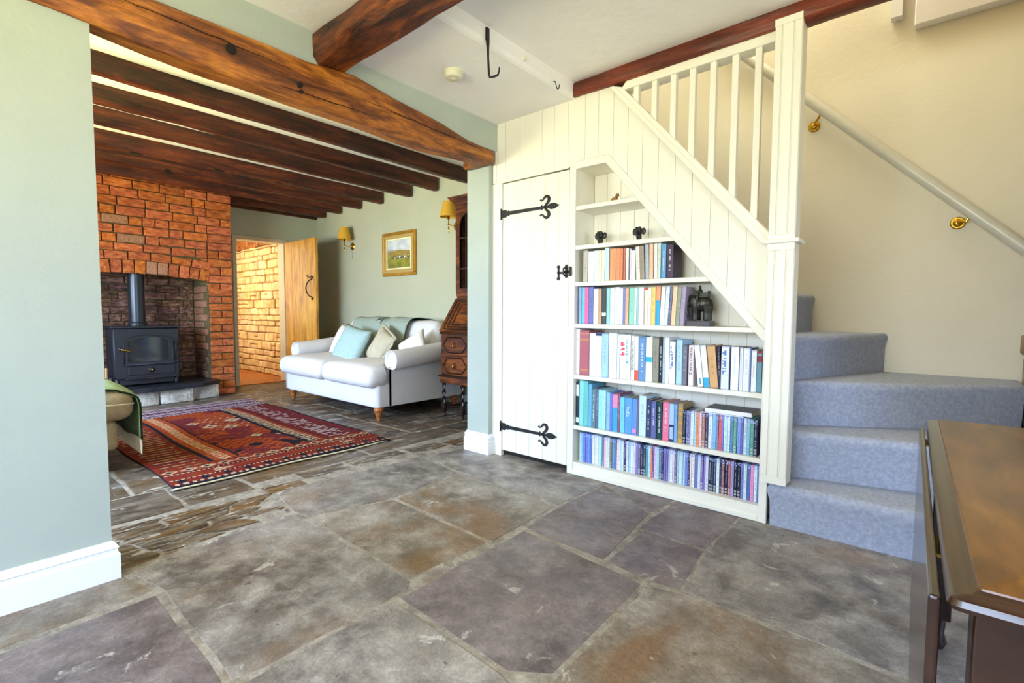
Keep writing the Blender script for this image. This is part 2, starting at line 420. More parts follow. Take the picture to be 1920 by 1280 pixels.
def rbox(bm, c, dims, r, n=6, crown=0.0, jit=0.0, seed=0, xf=None):
    """soft rounded box: c centre, dims full sizes, r corner radius, crown = bulge of the top and bottom."""
    H = Vector(dims)/2
    r = min(r, min(H)*.999)
    start = len(bm.verts)
    cache = {}
    def vert(p):
        key = (round(p[0], 4), round(p[1], 4), round(p[2], 4))
        if key in cache: return cache[key]
        q = Vector((p[0]*H.x, p[1]*H.y, p[2]*H.z))
        inner = Vector([max(-(H[i]-r), min(H[i]-r, q[i])) for i in range(3)])
        d = q - inner
        if d.length > 1e-9: q = inner + d.normalized()*r
        if crown:
            fx = (1-min(1, abs(q.x/H.x))**2.5)*(1-min(1, abs(q.y/H.y))**2.5)
            q.z += crown*fx*(1 if q.z > 0 else -.35)*min(1, abs(q.z/H.z))
        if jit:
            nv = noise.noise_vector(q*5 + Vector((seed, seed*2, 0)))
            q += nv*jit
        if xf is not None: q = xf @ q
        v = bm.verts.new(q + Vector(c)); cache[key] = v
        return v
    # spacing denser near the edges
    def ts(k):
        base = [-1+2*i/k for i in range(k+1)]
        return [math.copysign(1-(1-abs(t))**1.6, t) for t in base]
    T = ts(n*2)
    for ax in range(3):
        for s in (-1, 1):
            for i in range(len(T)-1):
                for j in range(len(T)-1):
                    q = []
                    for a, b in ((i, j), (i+1, j), (i+1, j+1), (i, j+1)):
                        p = [0, 0, 0]; p[ax] = s; p[(ax+1) % 3] = T[a]; p[(ax+2) % 3] = T[b]
                        q.append(vert(p))
                    q = list(dict.fromkeys(q))
                    if len(q) > 2:
                        try: bm.faces.new(q if s > 0 else q[::-1])
                        except ValueError: pass

def pillow(bm, c, w_, h_, t_, rot, n=12, pinch=.07, seed=1):
    """square scatter cushion; local x,y in plane, z thickness; rot is a 3x3 matrix."""
    V = {}
    for s in (1, -1):
        for i in range(n+1):
            for j in range(n+1):
                u = -1+2*i/n; v = -1+2*j/n
                edge = (i in (0, n) or j in (0, n))
                if s < 0 and edge: V[(s, i, j)] = V[(1, i, j)]; continue
                th = ((1-abs(u)**3)*(1-abs(v)**3))**.6
                x = w_/2*u*(1-pinch*(1-v*v)); y = h_/2*v*(1-pinch*(1-u*u))
                p = Vector((x, y, s*t_/2*th))
                p += noise.noise_vector(Vector((x*6+seed, y*6, s)))*.008*(0 if edge else 1)
                V[(s, i, j)] = bm.verts.new(Vector(c) + rot @ p)
    for s in (1, -1):
        for i in range(n):
            for j in range(n):
                q = [V[(s, i, j)], V[(s, i+1, j)], V[(s, i+1, j+1)], V[(s, i, j+1)]]
                bm.faces.new(q if s > 0 else q[::-1])

def wavy_beam(bm, axis, rows, jit=.006, seed=0, sub=4, chamfer=.012):
    """rows: list of (t, a0, a1, z0, z1) cross-sections along axis 'x' or 'y'; a is the other horizontal axis."""
    full = []
    for (r0, r1) in zip(rows, rows[1:]):
        k = max(1, int(abs(r1[0]-r0[0])/.09))
        for i in range(k):
            f = i/k; full.append([r0[j]*(1-f)+r1[j]*f for j in range(5)])
    full.append(list(rows[-1]))
    rings = []
    for (t, a0, a1, z0, z1) in full:
        ring = []
        c = chamfer
        base = [(a0+c, z0), ((a0+a1)/2, z0), (a1-c, z0), (a1, z0+c), (a1, (z0+z1)/2), (a1, z1-c), (a1-c, z1), ((a0+a1)/2, z1), (a0+c, z1), (a0, z1-c), (a0, (z0+z1)/2), (a0, z0+c)]
        for k, (a, z) in enumerate(base):
            nv = noise.noise_vector(Vector((t*3.1, k*1.7+seed*9.1, z*2)))*jit + noise.noise_vector(Vector((t*11, k*2.7+seed*5, z)))*jit*.5
            p = (t, a+nv.x, z+nv.y) if axis == 'x' else (a+nv.x, t, z+nv.y)
            ring.append(bm.verts.new(p))
        rings.append(ring)
    n = 12
    for a, b in zip(rings, rings[1:]):
        for k in range(n): bm.faces.new((a[k], a[(k+1) % n], b[(k+1) % n], b[k]))
    bm.faces.new(rings[0][::-1]); bm.faces.new(rings[-1])

def ordinal(n):
    ones = ['', 'first', 'second', 'third', 'fourth', 'fifth', 'sixth', 'seventh', 'eighth', 'ninth', 'tenth', 'eleventh', 'twelfth', 'thirteenth', 'fourteenth', 'fifteenth', 'sixteenth', 'seventeenth', 'eighteenth', 'nineteenth']
    tens = ['', '', 'twenty', 'thirty', 'forty', 'fifty', 'sixty', 'seventy', 'eighty']
    if n < 20: return ones[n]
    if n % 10 == 0: return tens[n//10][:-1] + 'ieth'
    return tens[n//10] + '-' + ones[n % 10]

# ================================================================== THE SETTING
PY = 2.67       # panelled wall
WX = -2.41      # wall with the wide opening
SY = 3.93       # far wall of sitting room and stair
FX = -6.78      # chimney breast face

def struct(name, bm, m, parent=None, **k):
    o = obj(name, bm, m, parent, **k)
    if parent is None: o['kind'] = 'structure'
    return o

# ---------------- floor: mortar bed and flagstones, each its own piece
bm = nb(); box(bm, -10.6, 3.0, -2.3, 4.2, -.12, -.0022)
floor = struct('floor', bm, 'joint')

def flag(poly, m='flag', gap=.001, z=0.0, th=.035, jit=.006):
    """one flagstone from a plan outline (counter-clockwise or not)."""
    c = Vector((sum(p[0] for p in poly)/len(poly), sum(p[1] for p in poly)/len(poly)))
    area_ = sum(poly[i][0]*poly[(i+1) % len(poly)][1]-poly[(i+1) % len(poly)][0]*poly[i][1] for i in range(len(poly)))
    if area_ < 0: poly = poly[::-1]
    n = len(poly)
    pts = []
    for i in range(n):                                 # inset the corners
        p0, p1, p2 = Vector(poly[i-1]), Vector(poly[i]), Vector(poly[(i+1) % n])
        d1 = (p1-p0).normalized(); d2 = (p2-p1).normalized()
        nrm = (Vector((-d1.y, d1.x)) + Vector((-d2.y, d2.x)))
        k = max(.5, nrm.length/2)
        pts.append(p1 + nrm.normalized()*gap/k)
    out = []
    for i in range(n):
        a, b = pts[i], pts[(i+1) % n]
        k = max(1, min(7, int((b-a).length/.13)))
        for j in range(k):
            p = a + (b-a)*j/k
            if j: p = p + Vector((noise.noise(Vector((p.x*9, p.y*9, 1))), noise.noise(Vector((p.x*9, p.y*9, 5)))))*jit*2
            else: p = p + (c-p).normalized()*.004
            out.append(p)
    bm = nb()
    bot = [bm.verts.new((p.x, p.y, -th)) for p in out]
    mid = [bm.verts.new((p.x, p.y, z-.005)) for p in out]
    top = [bm.verts.new((p.x+(c.x-p.x)*.004/max(.05, (c-p).length)*1.6, p.y+(c.y-p.y)*.004/max(.05, (c-p).length)*1.6, z)) for p in out]
    N = len(out)
    for i in range(N):
        j = (i+1) % N
        bm.faces.new((bot[i], bot[j], mid[j], mid[i])); bm.faces.new((mid[i], mid[j], top[j], top[i]))
    bm.faces.new(top)
    return obj('flagstone', bm, m, floor)

main_flags = [
    ([(-2.42, -1.9), (-2.42, .44), (-2.19, .50), (-2.13, -.3), (-2.12, -1.9)], 'flag_ochre'),
    ([(-2.17, .51), (-2.40, .46), (-2.52, .92), (-2.50, 1.17), (-1.50, 1.17), (-1.465, 1.12), (-1.45, .58), (-1.47, .50)], 'flag'),
    ([(-2.87, 1.24), (-2.84, 1.69), (-2.77, 2.25), (-2.33, 2.19), (-2.27, 1.62), (-2.40, 1.19), (-2.50, 1.17)], 'flag'),
    ([(-2.40, 1.19), (-2.26, 1.63), (-1.50, 1.60), (-1.52, 1.17)], 'flag_ochre'),
    ([(-2.25, 1.64), (-2.31, 2.19), (-1.51, 2.15), (-1.49, 1.61)], 'flag_ochre'),
    ([(-2.77, 2.27), (-2.69, 2.9), (-1.49, 2.9), (-1.50, 2.66), (-1.51, 2.16), (-2.31, 2.20)], 'flag'),
    ([(-1.45, 1.06), (-1.46, 1.81), (-.81, 1.75), (-.79, 1.12), (-.90, 1.04)], 'flag_purple'),
    ([(-1.47, 1.83), (-1.50, 2.15), (-1.48, 2.62), (-1.08, 2.40), (-1.02, 1.86), (-1.02, 1.80)], 'flag_purple'),
    ([(-1.48, 2.63), (-1.48, 2.79), (-1.06, 2.79), (-1.06, 2.40)], 'flag_purple'),
    ([(-1.05, 2.79), (-.71, 2.79), (-.72, 2.18), (-1.05, 2.19)], 'flag_purple'),
    ([(-1.02, 2.19), (-.72, 2.18), (-.68, 1.79), (-.81, 1.77), (-1.01, 1.80)], 'flag_purple'),
    ([(-.71, 2.64), (-.72, 2.18), (-.68, 1.79), (.42, 1.78), (.42, 2.64)], 'flag'),
    ([(-.79, 1.75), (-.68, 1.78), (.42, 1.76), (.42, 1.02), (-.78, 1.02)], 'flag_ochre'),
    ([(-1.45, 1.04), (-.90, 1.03), (-.78, 1.00), (-.78, .35), (-1.44, .35)], 'flag'),
    ([(-2.15, .49), (-1.48, .49), (-1.46, -.15), (-2.12, -.15)], 'flag_purple'),
    ([(-2.11, -.16), (-1.46, -.16), (-1.46, -.9), (-2.11, -.9)], 'flag'),
    ([(-2.11, -.91), (-1.46, -.91), (-1.46, -1.9), (-2.11, -1.9)], 'flag_ochre'),
    ([(-1.45, .34), (-.5, .34), (-.5, -.5), (-1.45, -.5)], 'flag_ochre'),
    ([(-1.45, -.51), (-.5, -.51), (-.5, -1.9), (-1.45, -1.9)], 'flag_purple'),
    ([(-.49, .34), (-.49, -.5), (.5, -.5), (.5, .34)], 'flag'),
    ([(-.77, .35), (-.77, 1.01), (.42, 1.01), (.42, .35)], 'flag_purple'),
    ([(-.49, -.51), (.5, -.51), (.5, -1.9), (-.49, -1.9)], 'flag'),
    ([(.43, .35), (.43, 1.5), (1.5, 1.5), (1.5, .35)], 'flag'), ([(.43, 1.51), (.43, 2.64), (1.5, 2.64), (1.5, 1.51)], 'flag_ochre'),
    ([(.51, .34), (.51, -1.9), (1.6, -1.9), (1.6, .34)], 'flag_purple'), ([(1.51, .35), (1.51, 2.64), (2.7, 2.64), (2.7, .35)], 'flag'),
    ([(1.61, .34), (1.61, -1.9), (2.7, -1.9), (2.7, .34)], 'flag_ochre'),
]
for poly, m_ in main_flags:
    flag(poly, m_, z=random.uniform(-.0015, .0015))
# broken stones across the threshold
rs = random.Random(11)
def clip_half(poly, px, py, nx, ny):
    out = []
    for k in range(len(poly)):
        a, b = poly[k], poly[(k+1) % len(poly)]
        da = (a[0]-px)*nx+(a[1]-py)*ny; db = (b[0]-px)*nx+(b[1]-py)*ny
        if da <= 0: out.append(a)
        if (da < 0) != (db < 0) and abs(da-db) > 1e-9:
            t = da/(da-db); out.append((a[0]+(b[0]-a[0])*t, a[1]+(b[1]-a[1])*t))
    return out
def crazy(region, n, sx, sy, m_, seed, gap=.0015, zr=(-.003, .003)):
    """irregular broken stones filling a plan region; sx, sy stretch the pieces."""
    rr = random.Random(seed)
    xs0, xs1 = min(q[0] for q in region), max(q[0] for q in region); ys0, ys1 = min(q[1] for q in region), max(q[1] for q in region)
    S_ = [(rr.uniform(xs0, xs1), rr.uniform(ys0, ys1)) for _ in range(n)]
    for a in S_:
        poly = list(region)
        for b in S_:
            if b is a: continue
            nx, ny = (b[0]-a[0])/sx**2, (b[1]-a[1])/sy**2
            poly = clip_half(poly, (a[0]+b[0])/2, (a[1]+b[1])/2, nx, ny)
            if len(poly) < 3: break
        if len(poly) < 3: continue
        # merge very short edges
        q = [poly[k] for k in range(len(poly)) if math.hypot(poly[k][0]-poly[k-1][0], poly[k][1]-poly[k-1][1]) > .02]
        ar = abs(sum(q[k-1][0]*q[k][1]-q[k][0]*q[k-1][1] for k in range(len(q))))/2 if len(q) > 2 else 0
        if ar > .0012: flag(q, m_, gap=gap, z=rr.uniform(*zr), jit=.010)
crazy([(-2.43, .34), (-2.52, .92), (-2.51, 1.16), (-2.88, 1.23), (-3.0, .34)], 26, .7, 1.5, 'flag_broken', 3)
for (a, b, c, d) in ((-2.78, -3.0, 1.2, 1.45), (-2.88, -3.12, 1.46, 1.8), (-2.87, -3.1, 1.81, 2.25), (-2.8, -3.06, 2.27, 2.6), (-2.71, -3.0, 2.61, 2.95)):
    flag([(a-.08, c), (b, c), (b+.03, d), (a-.06, d)], 'flag_broken', gap=.004, z=-.001, jit=.018)
# sitting room paving in courses
xs = [-2.89, -3.42, -4.05, -4.62, -5.3, -5.86, -6.5, -7.0, -7.39]
for a, b in zip(xs, xs[1:]):
    y = -1.15 + rs.uniform(-.2, 0)
    first = a == xs[0]
    while y < 3.95:
        y1 = y + rs.uniform(.42, .95)
        ya, yb = y, y1
        if first:
            if ya < 1.2 < yb: yb = y1 = 1.2
            a2, b2 = (a-.11, b) if yb <= 1.21 else (a-.22, b)
        else: a2, b2 = a, b
        jb = rs.uniform(-.015, .015)
        if b2 < a2-.1:
            flag([(a2, ya), (b2, ya+jb), (b2, min(yb+jb, 3.93)), (a2, min(yb, 3.93))], 'flag_sit', gap=.006, z=rs.uniform(-.002, .002), jit=.012)
        y = y1
# passage boards
for k in range(9):
    bm = nb(); box(bm, -10.4, -7.44, 2.36+k*.14, 2.36+k*.14+.136, -.03, .004, .002)
    obj('floorboard', bm, 'floorboard', floor)
bm = nb(); box(bm, -7.43, -7.39, 2.7, 3.45, -.02, .012, .003); obj('threshold_strip', bm, 'floorboard', floor)

# ---------------- wall with the wide opening
bm = nb()
box(bm, -2.70, WX, -2.0, .41, 0, 2.12)
box(bm, -2.56, -2.42, -2.0, PY, 2.205, 2.70)
wall_left = struct('wall_left', bm, 'bluegrey')
bm = nb(); box(bm, -2.68, -2.46, 2.62, SY, 0, 2.16)
box(bm, -2.68, -2.46, PY+.005, SY, 2.16, 4.7)
struct('wall_pier', bm, 'bluegrey')

def skirting(name, path, h=.15, t=.02, closed_ends=True, col='white_gloss'):
    """moulded skirting along a plan path; offset to the left of travel."""
    prof = [(0, 0), (t, 0), (t, h*.66), (t*.72, h*.70), (t*.72, h*.80), (t*.9, h*.83), (t*.42, h*.95), (t*.2, h), (0, h)]
    bm = nb()
    P = [Vector(p) for p in path]
    rings = []
    for i, p in enumerate(P):
        dirs = []
        if i > 0: dirs.append((P[i]-P[i-1]).normalized())
        if i < len(P)-1: dirs.append((P[i+1]-P[i]).normalized())
        nn = Vector((0, 0))
        for d in dirs: nn += Vector((-d.y, d.x))
        nn.normalize()
        k = 1/max(.3, nn.dot(Vector((-dirs[0].y, dirs[0].x))))
        rings.append([bm.verts.new((p.x+nn.x*o*k, p.y+nn.y*o*k, z)) for o, z in prof])
    for a, b in zip(rings, rings[1:]):
        for j in range(len(prof)):
            k = (j+1) % len(prof)
            bm.faces.new((a[j], a[k], b[k], b[j]))
    bm.faces.new(rings[0]); bm.faces.new(rings[-1][::-1])
    return struct(name, bm, col)
skirting('baseboard_left', [(-2.70, .41), (WX, .41), (WX, -1.95)], .15, .022)
skirting('baseboard_pier', [(-2.46, PY-.002), (-2.46, 2.62), (-2.68, 2.62), (-2.68, 3.90)], .15, .02)
skirting('baseboard_sitting', [(-2.70, SY), (-7.38, SY)], .10, .018)

# ---------------- long bressummer, cross beam, joists
def beam_thing(name, rows, axis, m, label, cat='beam', group=None, jit=.006, seed=0, chamfer=.012):
    bm = nb(); wavy_beam(bm, axis, rows, jit, seed, chamfer=chamfer)
    o = obj(name, bm, m, smooth='auto')
    return tag(o, label, cat, group)
rows = [(-1.98, -2.505, -2.395, 2.13, 2.27), (-.6, -2.505, -2.39, 2.13, 2.275), (.3, -2.505, -2.39, 2.115, 2.285), (.82, -2.505, -2.388, 2.084, 2.292), (1.24, -2.505, -2.39, 2.078, 2.287), (1.5, -2.505, -2.385, 2.078, 2.315),
        (1.65, -2.505, -2.39, 2.073, 2.296), (2.0, -2.505, -2.39, 2.064, 2.262), (2.36, -2.505, -2.392, 2.085, 2.205), (2.5, -2.51, -2.395, 2.09, 2.20), (2.56, -2.66, -2.395, 2.10, 2.20), (2.60, -2.66, -2.40, 2.10, 2.20), (2.635, -2.64, -2.42, 2.12, 2.19)]
bres = beam_thing('oak_beam', rows, 'y', 'oak_lit', 'long honey-brown oak beam spanning the wide opening between the rooms', jit=.007, seed=1, chamfer=.014)
def peg(y, z, r_, rx=1):
    bm = nb(); lathe(bm, [(r_*.96, -.02), (r_, -.002), (r_*.8, .0)], (-2.376, y, z), 12, 'x')
    obj('peg_hole', bm, 'hole', bres)
peg(.885, 2.20, .022); peg(1.195, 2.155, .013); peg(1.20, 2.125, .009)
# long shake cracks
for (y0, z0, y1, z1) in ((.45, 2.235, 1.15, 2.215), (1.55, 2.20, 2.5, 2.165), (1.1, 2.12, 1.6, 2.13)):
    bm = nb(); pts = [(-2.384, y0+(y1-y0)*i/14, z0+(z1-z0)*i/14+noise.noise(Vector((i*.7, y0*9, 0)))*.008) for i in range(15)]
    tube(bm, pts, [.0008+.0016*math.sin(math.pi*i/14) for i in range(15)], 5)
    obj('crack', bm, 'hole', bres)

rows = [(-2.45, 1.285, 1.475, 2.305, 2.47), (-2.2, 1.28, 1.475, 2.315, 2.47), (-1.6, 1.275, 1.48, 2.325, 2.48), (-.6, 1.27, 1.475, 2.32, 2.48), (2.75, 1.27, 1.475, 2.32, 2.48)]
beam_thing('oak_beam', rows, 'x', 'oak_tie', 'heavy dark oak cross beam under the white ceiling, meeting the long beam', jit=.012, seed=3, chamfer=.03)
rows = [(-1.775, 2.63, 2.72, 2.405, 2.485), (-1.2, 2.625, 2.735, 2.395, 2.488), (-.4, 2.625, 2.735, 2.40, 2.49), (.55, 2.625, 2.735, 2.40, 2.49)]
beam_thing('oak_beam', rows, 'x', 'oak_red', 'slim red-brown beam above the stair balusters', jit=.006, seed=5)

jx = [-3.95, -4.49, -4.98, -5.59, -6.10, -6.62, -7.08, -7.36]
for i, x in enumerate(jx):
    rows = [(-1.18, x-.078, x, 2.515, 2.66), (.8, x-.078, x, 2.512-.007*(i > 2)*(i-2), 2.66), (3.90, x-.078, x, 2.490, 2.65)]
    if i >= 6: rows = [(2.47, x-.10, x, 2.485, 2.65), (3.92, x-.10, x, 2.49, 2.65)]
    j = beam_thing('ceiling_joist', rows, 'y', 'oak_dark', f'dark-stained ceiling joist, {ordinal(i+1)} counting away from the long oak beam', group='sitting room ceiling joists', jit=.006, seed=10+i, chamfer=.01)
    if i in (3, 4):
        for (yy) in ((1.2, 1.9, 2.5) if i == 3 else (1.6,)):
            bm = nb(); box(bm, x-.060, x-.022, yy, yy+.09, 2.494, 2.50, .001); obj('mortise', bm, 'hole', j)
    if i == 4:
        bm = nb(); lathe(bm, [(.028, -.003), (.026, .0035)], (x+.002, 1.62, 2.50), 12, 'x'); obj('knot', bm, 'hole', j)

# ---------------- ceilings
bm = nb()
box(bm, -2.42, 2.8, -2.0, 1.38, 2.457, 2.72)
prism(bm, [(-2.42, 2.397), (-1.775, 2.397), (-1.760, 2.404), (-1.752, 2.42), (-1.745, 2.72), (-2.42, 2.72)], 'y', 1.38, PY+.02)
box(bm, -1.76, 2.8, 1.38, PY+.02, 2.487, 2.72)
struct('ceiling', bm, 'ceiling')
bm = nb(); box(bm, -7.6, -2.55, -1.25, 4.0, 2.64, 2.75); struct('ceiling_sitting', bm, 'ceiling')
bm = nb(); box(bm, -2.7, .6, 2.6, 4.05, 4.7, 4.8); struct('ceiling_stair', bm, 'ceiling')
bm = nb(); box(bm, -10.6, -7.5, 2.2, 3.75, 2.45, 2.55); struct('ceiling_passage', bm, 'ceiling')

# ---------------- outer walls and windows behind the photographer
def wall_with_window(name, axis, pos, thick, a0, a1, z1, w0, w1, wz0, wz1, m, n, panes=3):
    bm = nb()
    def B(b, p0, p1, q0, q1, r0, r1):
        if axis == 'y': box(b, q0, q1, p0, p1, r0, r1)
        else: box(b, p0, p1, q0, q1, r0, r1)
    for (q0, q1, r0, r1) in ((a0, w0, 0, z1), (w1, a1, 0, z1), (w0, w1, 0, wz0), (w0, w1, wz1, z1)):
        B(bm, pos-thick, pos, q0, q1, r0, r1)
    wobj = struct(name, bm, m)
    win = group_struct('window_%d' % n, (0, 0, 0))
    c = pos-thick*.6
    b = nb()
    for (q0, q1, r0, r1) in ((w0, w1, wz0, wz0+.05), (w0, w1, wz1-.05, wz1), (w0, w0+.05, wz0, wz1), (w1-.05, w1, wz0, wz1)):
        B(b, c-.03, c+.03, q0, q1, r0, r1)
    obj('window_frame', b, 'white_gloss', win)
    for k in range(1, panes):
        b = nb(); q = w0+(w1-w0)*k/panes; B(b, c-.025, c+.025, q-.02, q+.02, wz0+.05, wz1-.05); obj('mullion', b, 'white_gloss', win)
wall_with_window('wall_back', 'y', -1.97, .35, -2.7, 3.1, 2.75, -2.0, .2, .75, 1.95, 'cream_wall', 1)
wall_with_window('wall_right', 'x', 2.80+.3, .3, -2.0, PY+.1, 2.75, -.6, 1.4, .75, 1.95, 'cream_wall', 2)
wall_with_window('wall_sitting_front', 'y', -1.2, .35, -7.6, -2.7, 2.75, -5.0, -3.4, .8, 1.95, 'sage', 3)
bm = nb(); box(bm, .42, 3.1, PY-.01, PY+.2, 0, 2.75); struct('wall_beyond_stair', bm, 'cream_wall')
bm = nb(); box(bm, -7.6, -2.69, SY, SY+.2, 0, 2.75); struct('wall_sitting', bm, 'sage')
bm = nb(); box(bm, -2.68, .6, SY, SY+.2, 0, 4.7); struct('wall_stair', bm, 'cream_wall')
bm = nb(); box(bm, -2.68, .6, PY+.06, PY+.16, 2.50, 4.7); struct('wall_stair_upper', bm, 'cream_wall')

# stone return at the far side of the stair
sw = None
bm = nb(); box(bm, .425, .60, 2.72, SY, 0, 4.7); sw = struct('wall_stair_side', bm, 'stone_mortar')
rs2 = random.Random(4)
z = 0
while z < 2.6:
    h = rs2.uniform(.12, .24); yy = 2.74
    while yy < SY-.02:
        L_ = rs2.uniform(.2, .42); y2 = min(SY-.005, yy+L_)
        if y2-yy > .05:
            bm = nb(); box(bm, .395+rs2.uniform(-.012, .012), .45, yy+.008, y2-.006, z+.006, z+h-.006, .015, 2)
            obj('stone', bm, 'stone_rough', sw, smooth='auto')
        yy = y2
    z += h
# landing soffit high in the stairwell
bm = nb(); box(bm, -.145, .425, 3.86, SY, 2.775, 3.2, .006); struct('trim_2', bm, 'ceiling')
bm = nb(); box(bm, -.26, -.205, 3.86, 3.92, 2.86, 3.1); struct('trim_3', bm, 'white_gloss')

# ---------------- door wall and passage
bm = nb()
box(bm, -7.56, -7.40, -1.2, 2.70, 0, 2.75); box(bm, -7.56, -7.40, 3.44, SY, 0, 2.75); box(bm, -7.56, -7.40, 2.70, 3.44, 2.12, 2.75)
struct('wall_door', bm, 'sage')
door2 = group_struct('door_2', (-7.4, 3.43, 0))
bm = nb(); box(bm, -7.57, -7.375, 3.395, 3.445, 0, 2.12, .004); obj('door_jamb', bm, 'frame_wood', door2)
bm = nb(); box(bm, -7.57, -7.375, 2.69, 2.74, 0, 2.12, .004); obj('door_jamb', bm, 'frame_wood', door2)
bm = nb(); box(bm, -7.57, -7.375, 2.74, 3.395, 2.065, 2.12, .004); obj('door_head', bm, 'frame_wood', door2)
for k in range(4):
    bm = nb(); box(bm, -7.37+k*.228, -7.37+(k+1)*.228-.004, 3.405, 3.445, .02, 2.075, .003); obj('door_plank', bm, 'oak_door', door2)
for zz in (.35, 1.05, 1.75):
    bm = nb(); box(bm, -7.34, -6.5, 3.447, 3.47, zz, zz+.12, .003); obj('door_ledge', bm, 'oak_door', door2)
bm = nb()
hp = [(-6.56, 3.395, 1.50), (-6.565, 3.365, 1.49), (-6.60, 3.345, 1.44), (-6.615, 3.34, 1.38), (-6.60, 3.345, 1.32), (-6.565, 3.365, 1.27), (-6.555, 3.395, 1.26)]
tube(bm, hp, [.007, .008, .009, .009, .009, .008, .007], 8)
lathe(bm, [(.028, -.004), (.022, .006), (.0, .010)], (-6.56, 3.40, 1.53), 12, 'y'); lathe(bm, [(.024, -.004), (.018, .006), (.0, .010)], (-6.555, 3.40, 1.24), 12, 'y')
tube(bm, [(-6.56, 3.38, 1.53), (-6.60, 3.36, 1.535), (-6.62, 3.36, 1.56)], .006, 6)
obj('door_handle', bm, 'iron', door2, smooth=True)

bm = nb(); box(bm, -10.6, -7.56, 3.60, 3.75, 0, 2.5); pw = struct('wall_passage', bm, 'stone_mortar')
bm = nb(); box(bm, -10.6, -7.56, 2.15, 2.30, 0, 2.5); struct('wall_passage_near', bm, 'cream_wall')
bm = nb(); box(bm, -10.65, -10.5, 2.2, 3.7, 0, 2.5); struct('wall_passage_end', bm, 'cream_wall')
rs3 = random.Random(21)
z = .0; cnt = 0
stone_meshes = {}
while z < 2.12:
    h = rs3.uniform(.085, .155); x = -7.58 - rs3.uniform(0, .2)
    xx = -7.57
    while xx > -10.2 and cnt < 292:
        L_ = rs3.uniform(.12, .36); x2 = max(-10.2, xx-L_)
        split = h > .125 and rs3.random() < .25
        parts = ((z, z+h*.5), (z+h*.5, z+h)) if split else ((z, z+h),)
        for (za, zb) in parts:
            d = rs3.uniform(.018, .05)
            bm = nb(); box(bm, x2+.007, xx-.007, 3.60-d, 3.62, za+.007, min(zb, 2.13)-.006, .014, 1)
            for v in bm.verts:
                v.co += Vector((noise.noise(v.co*7), 0, noise.noise(v.co*7+Vector((5, 5, 5)))))*.016
            obj('stone', bm, 'stone_warm', pw); cnt += 1
        xx = x2
    z += h
bm = nb(); wavy_beam(bm, 'x', [(-10.3, 3.52, 3.62, 2.14, 2.30), (-7.58, 3.52, 3.62, 2.14, 2.28)], .006, 33); obj('wall_plate', bm, 'oak_lit', pw)

# ---------------- chimney breast
YC, ZC, RR = 1.42, 1.475-4.83, 4.83
def arch(y, r_=RR): 
    d = r_*r_-(y-YC)**2
    return ZC+math.sqrt(max(0, d))
bm = nb()
box(bm, -7.40, -6.80, -.45, .61, 0, 2.62); box(bm, -7.40, -6.80, 2.19, 2.455, 0, 2.62)
box(bm, -7.40, -7.30, .61, 2.19, 0, 2.62)
n = 16
ys = [.61+(2.19-.61)*i/n for i in range(n+1)]
for i in range(n):
    prism(bm, [(ys[i], arch(ys[i])), (ys[i+1], arch(ys[i+1])), (ys[i+1], 2.62), (ys[i], 2.62)], 'x', -6.87, -6.80)
wf = struct('wall_fireplace', bm, 'mortar')
variants = []
for s in range(8):
    bm = nb(); box(bm, -.5, .5, -.5, .5, -.5, .5)
    rr = random.Random(s)
    for v in bm.verts: v.co += Vector((rr.uniform(-.02, .02), rr.uniform(-.015, .015), rr.uniform(-.05, .05)))
    bmesh.ops.bevel(bm, geom=list(bm.edges), offset=.035, segments=1, affect='EDGES')
    me = bpy.data.meshes.new('brick'); bm.to_mesh(me); bm.free(); variants.append(me)
brick_mats = {}
def brick(c, dims, rot=(0, 0, 0), m='brick', parent=wf):
    src = random.choice(variants)
    key = (src.name, m)
    if key not in brick_mats:
        me = src.copy(); me.materials.clear(); me.materials.append(M[m]); brick_mats[key] = me
    o = bpy.data.objects.new('brick', brick_mats[key]); COL.objects.link(o)
    o.parent = parent; o.location = Vector(c)-WL[parent.name]; o.scale = dims; o.rotation_euler = rot
    return o
rb = random.Random(5)
YR = 2.465
def frow(z0, h, y0, y1, face=-6.775, m='brick', lens=(.25, .25, .25, .13), clip=None, lenoff=None):
    y = y0 if lenoff is None else y0-lenoff
    while y < y1-.02:
        L_ = rb.choice(lens)*rb.uniform(.92, 1.08); a = max(y, y0); b = min(y+L_, y1)
        if y1-b < .06: b = y1
        if b-a > .035:
            za = z0
            if clip: za = max(z0, max(clip(a+.01), clip(b-.01)))
            if z0+h-za > .03:
                mm = m
                if m == 'brick' and rb.random() < .03: mm = 'brick_pale'
                brick((face-.05+rb.uniform(-.003, .003), (a+b)/2, (za+z0+h)/2), (.10, b-a-.012, z0+h-za-.013), m=mm)
        y = b if b == y1 else y+L_
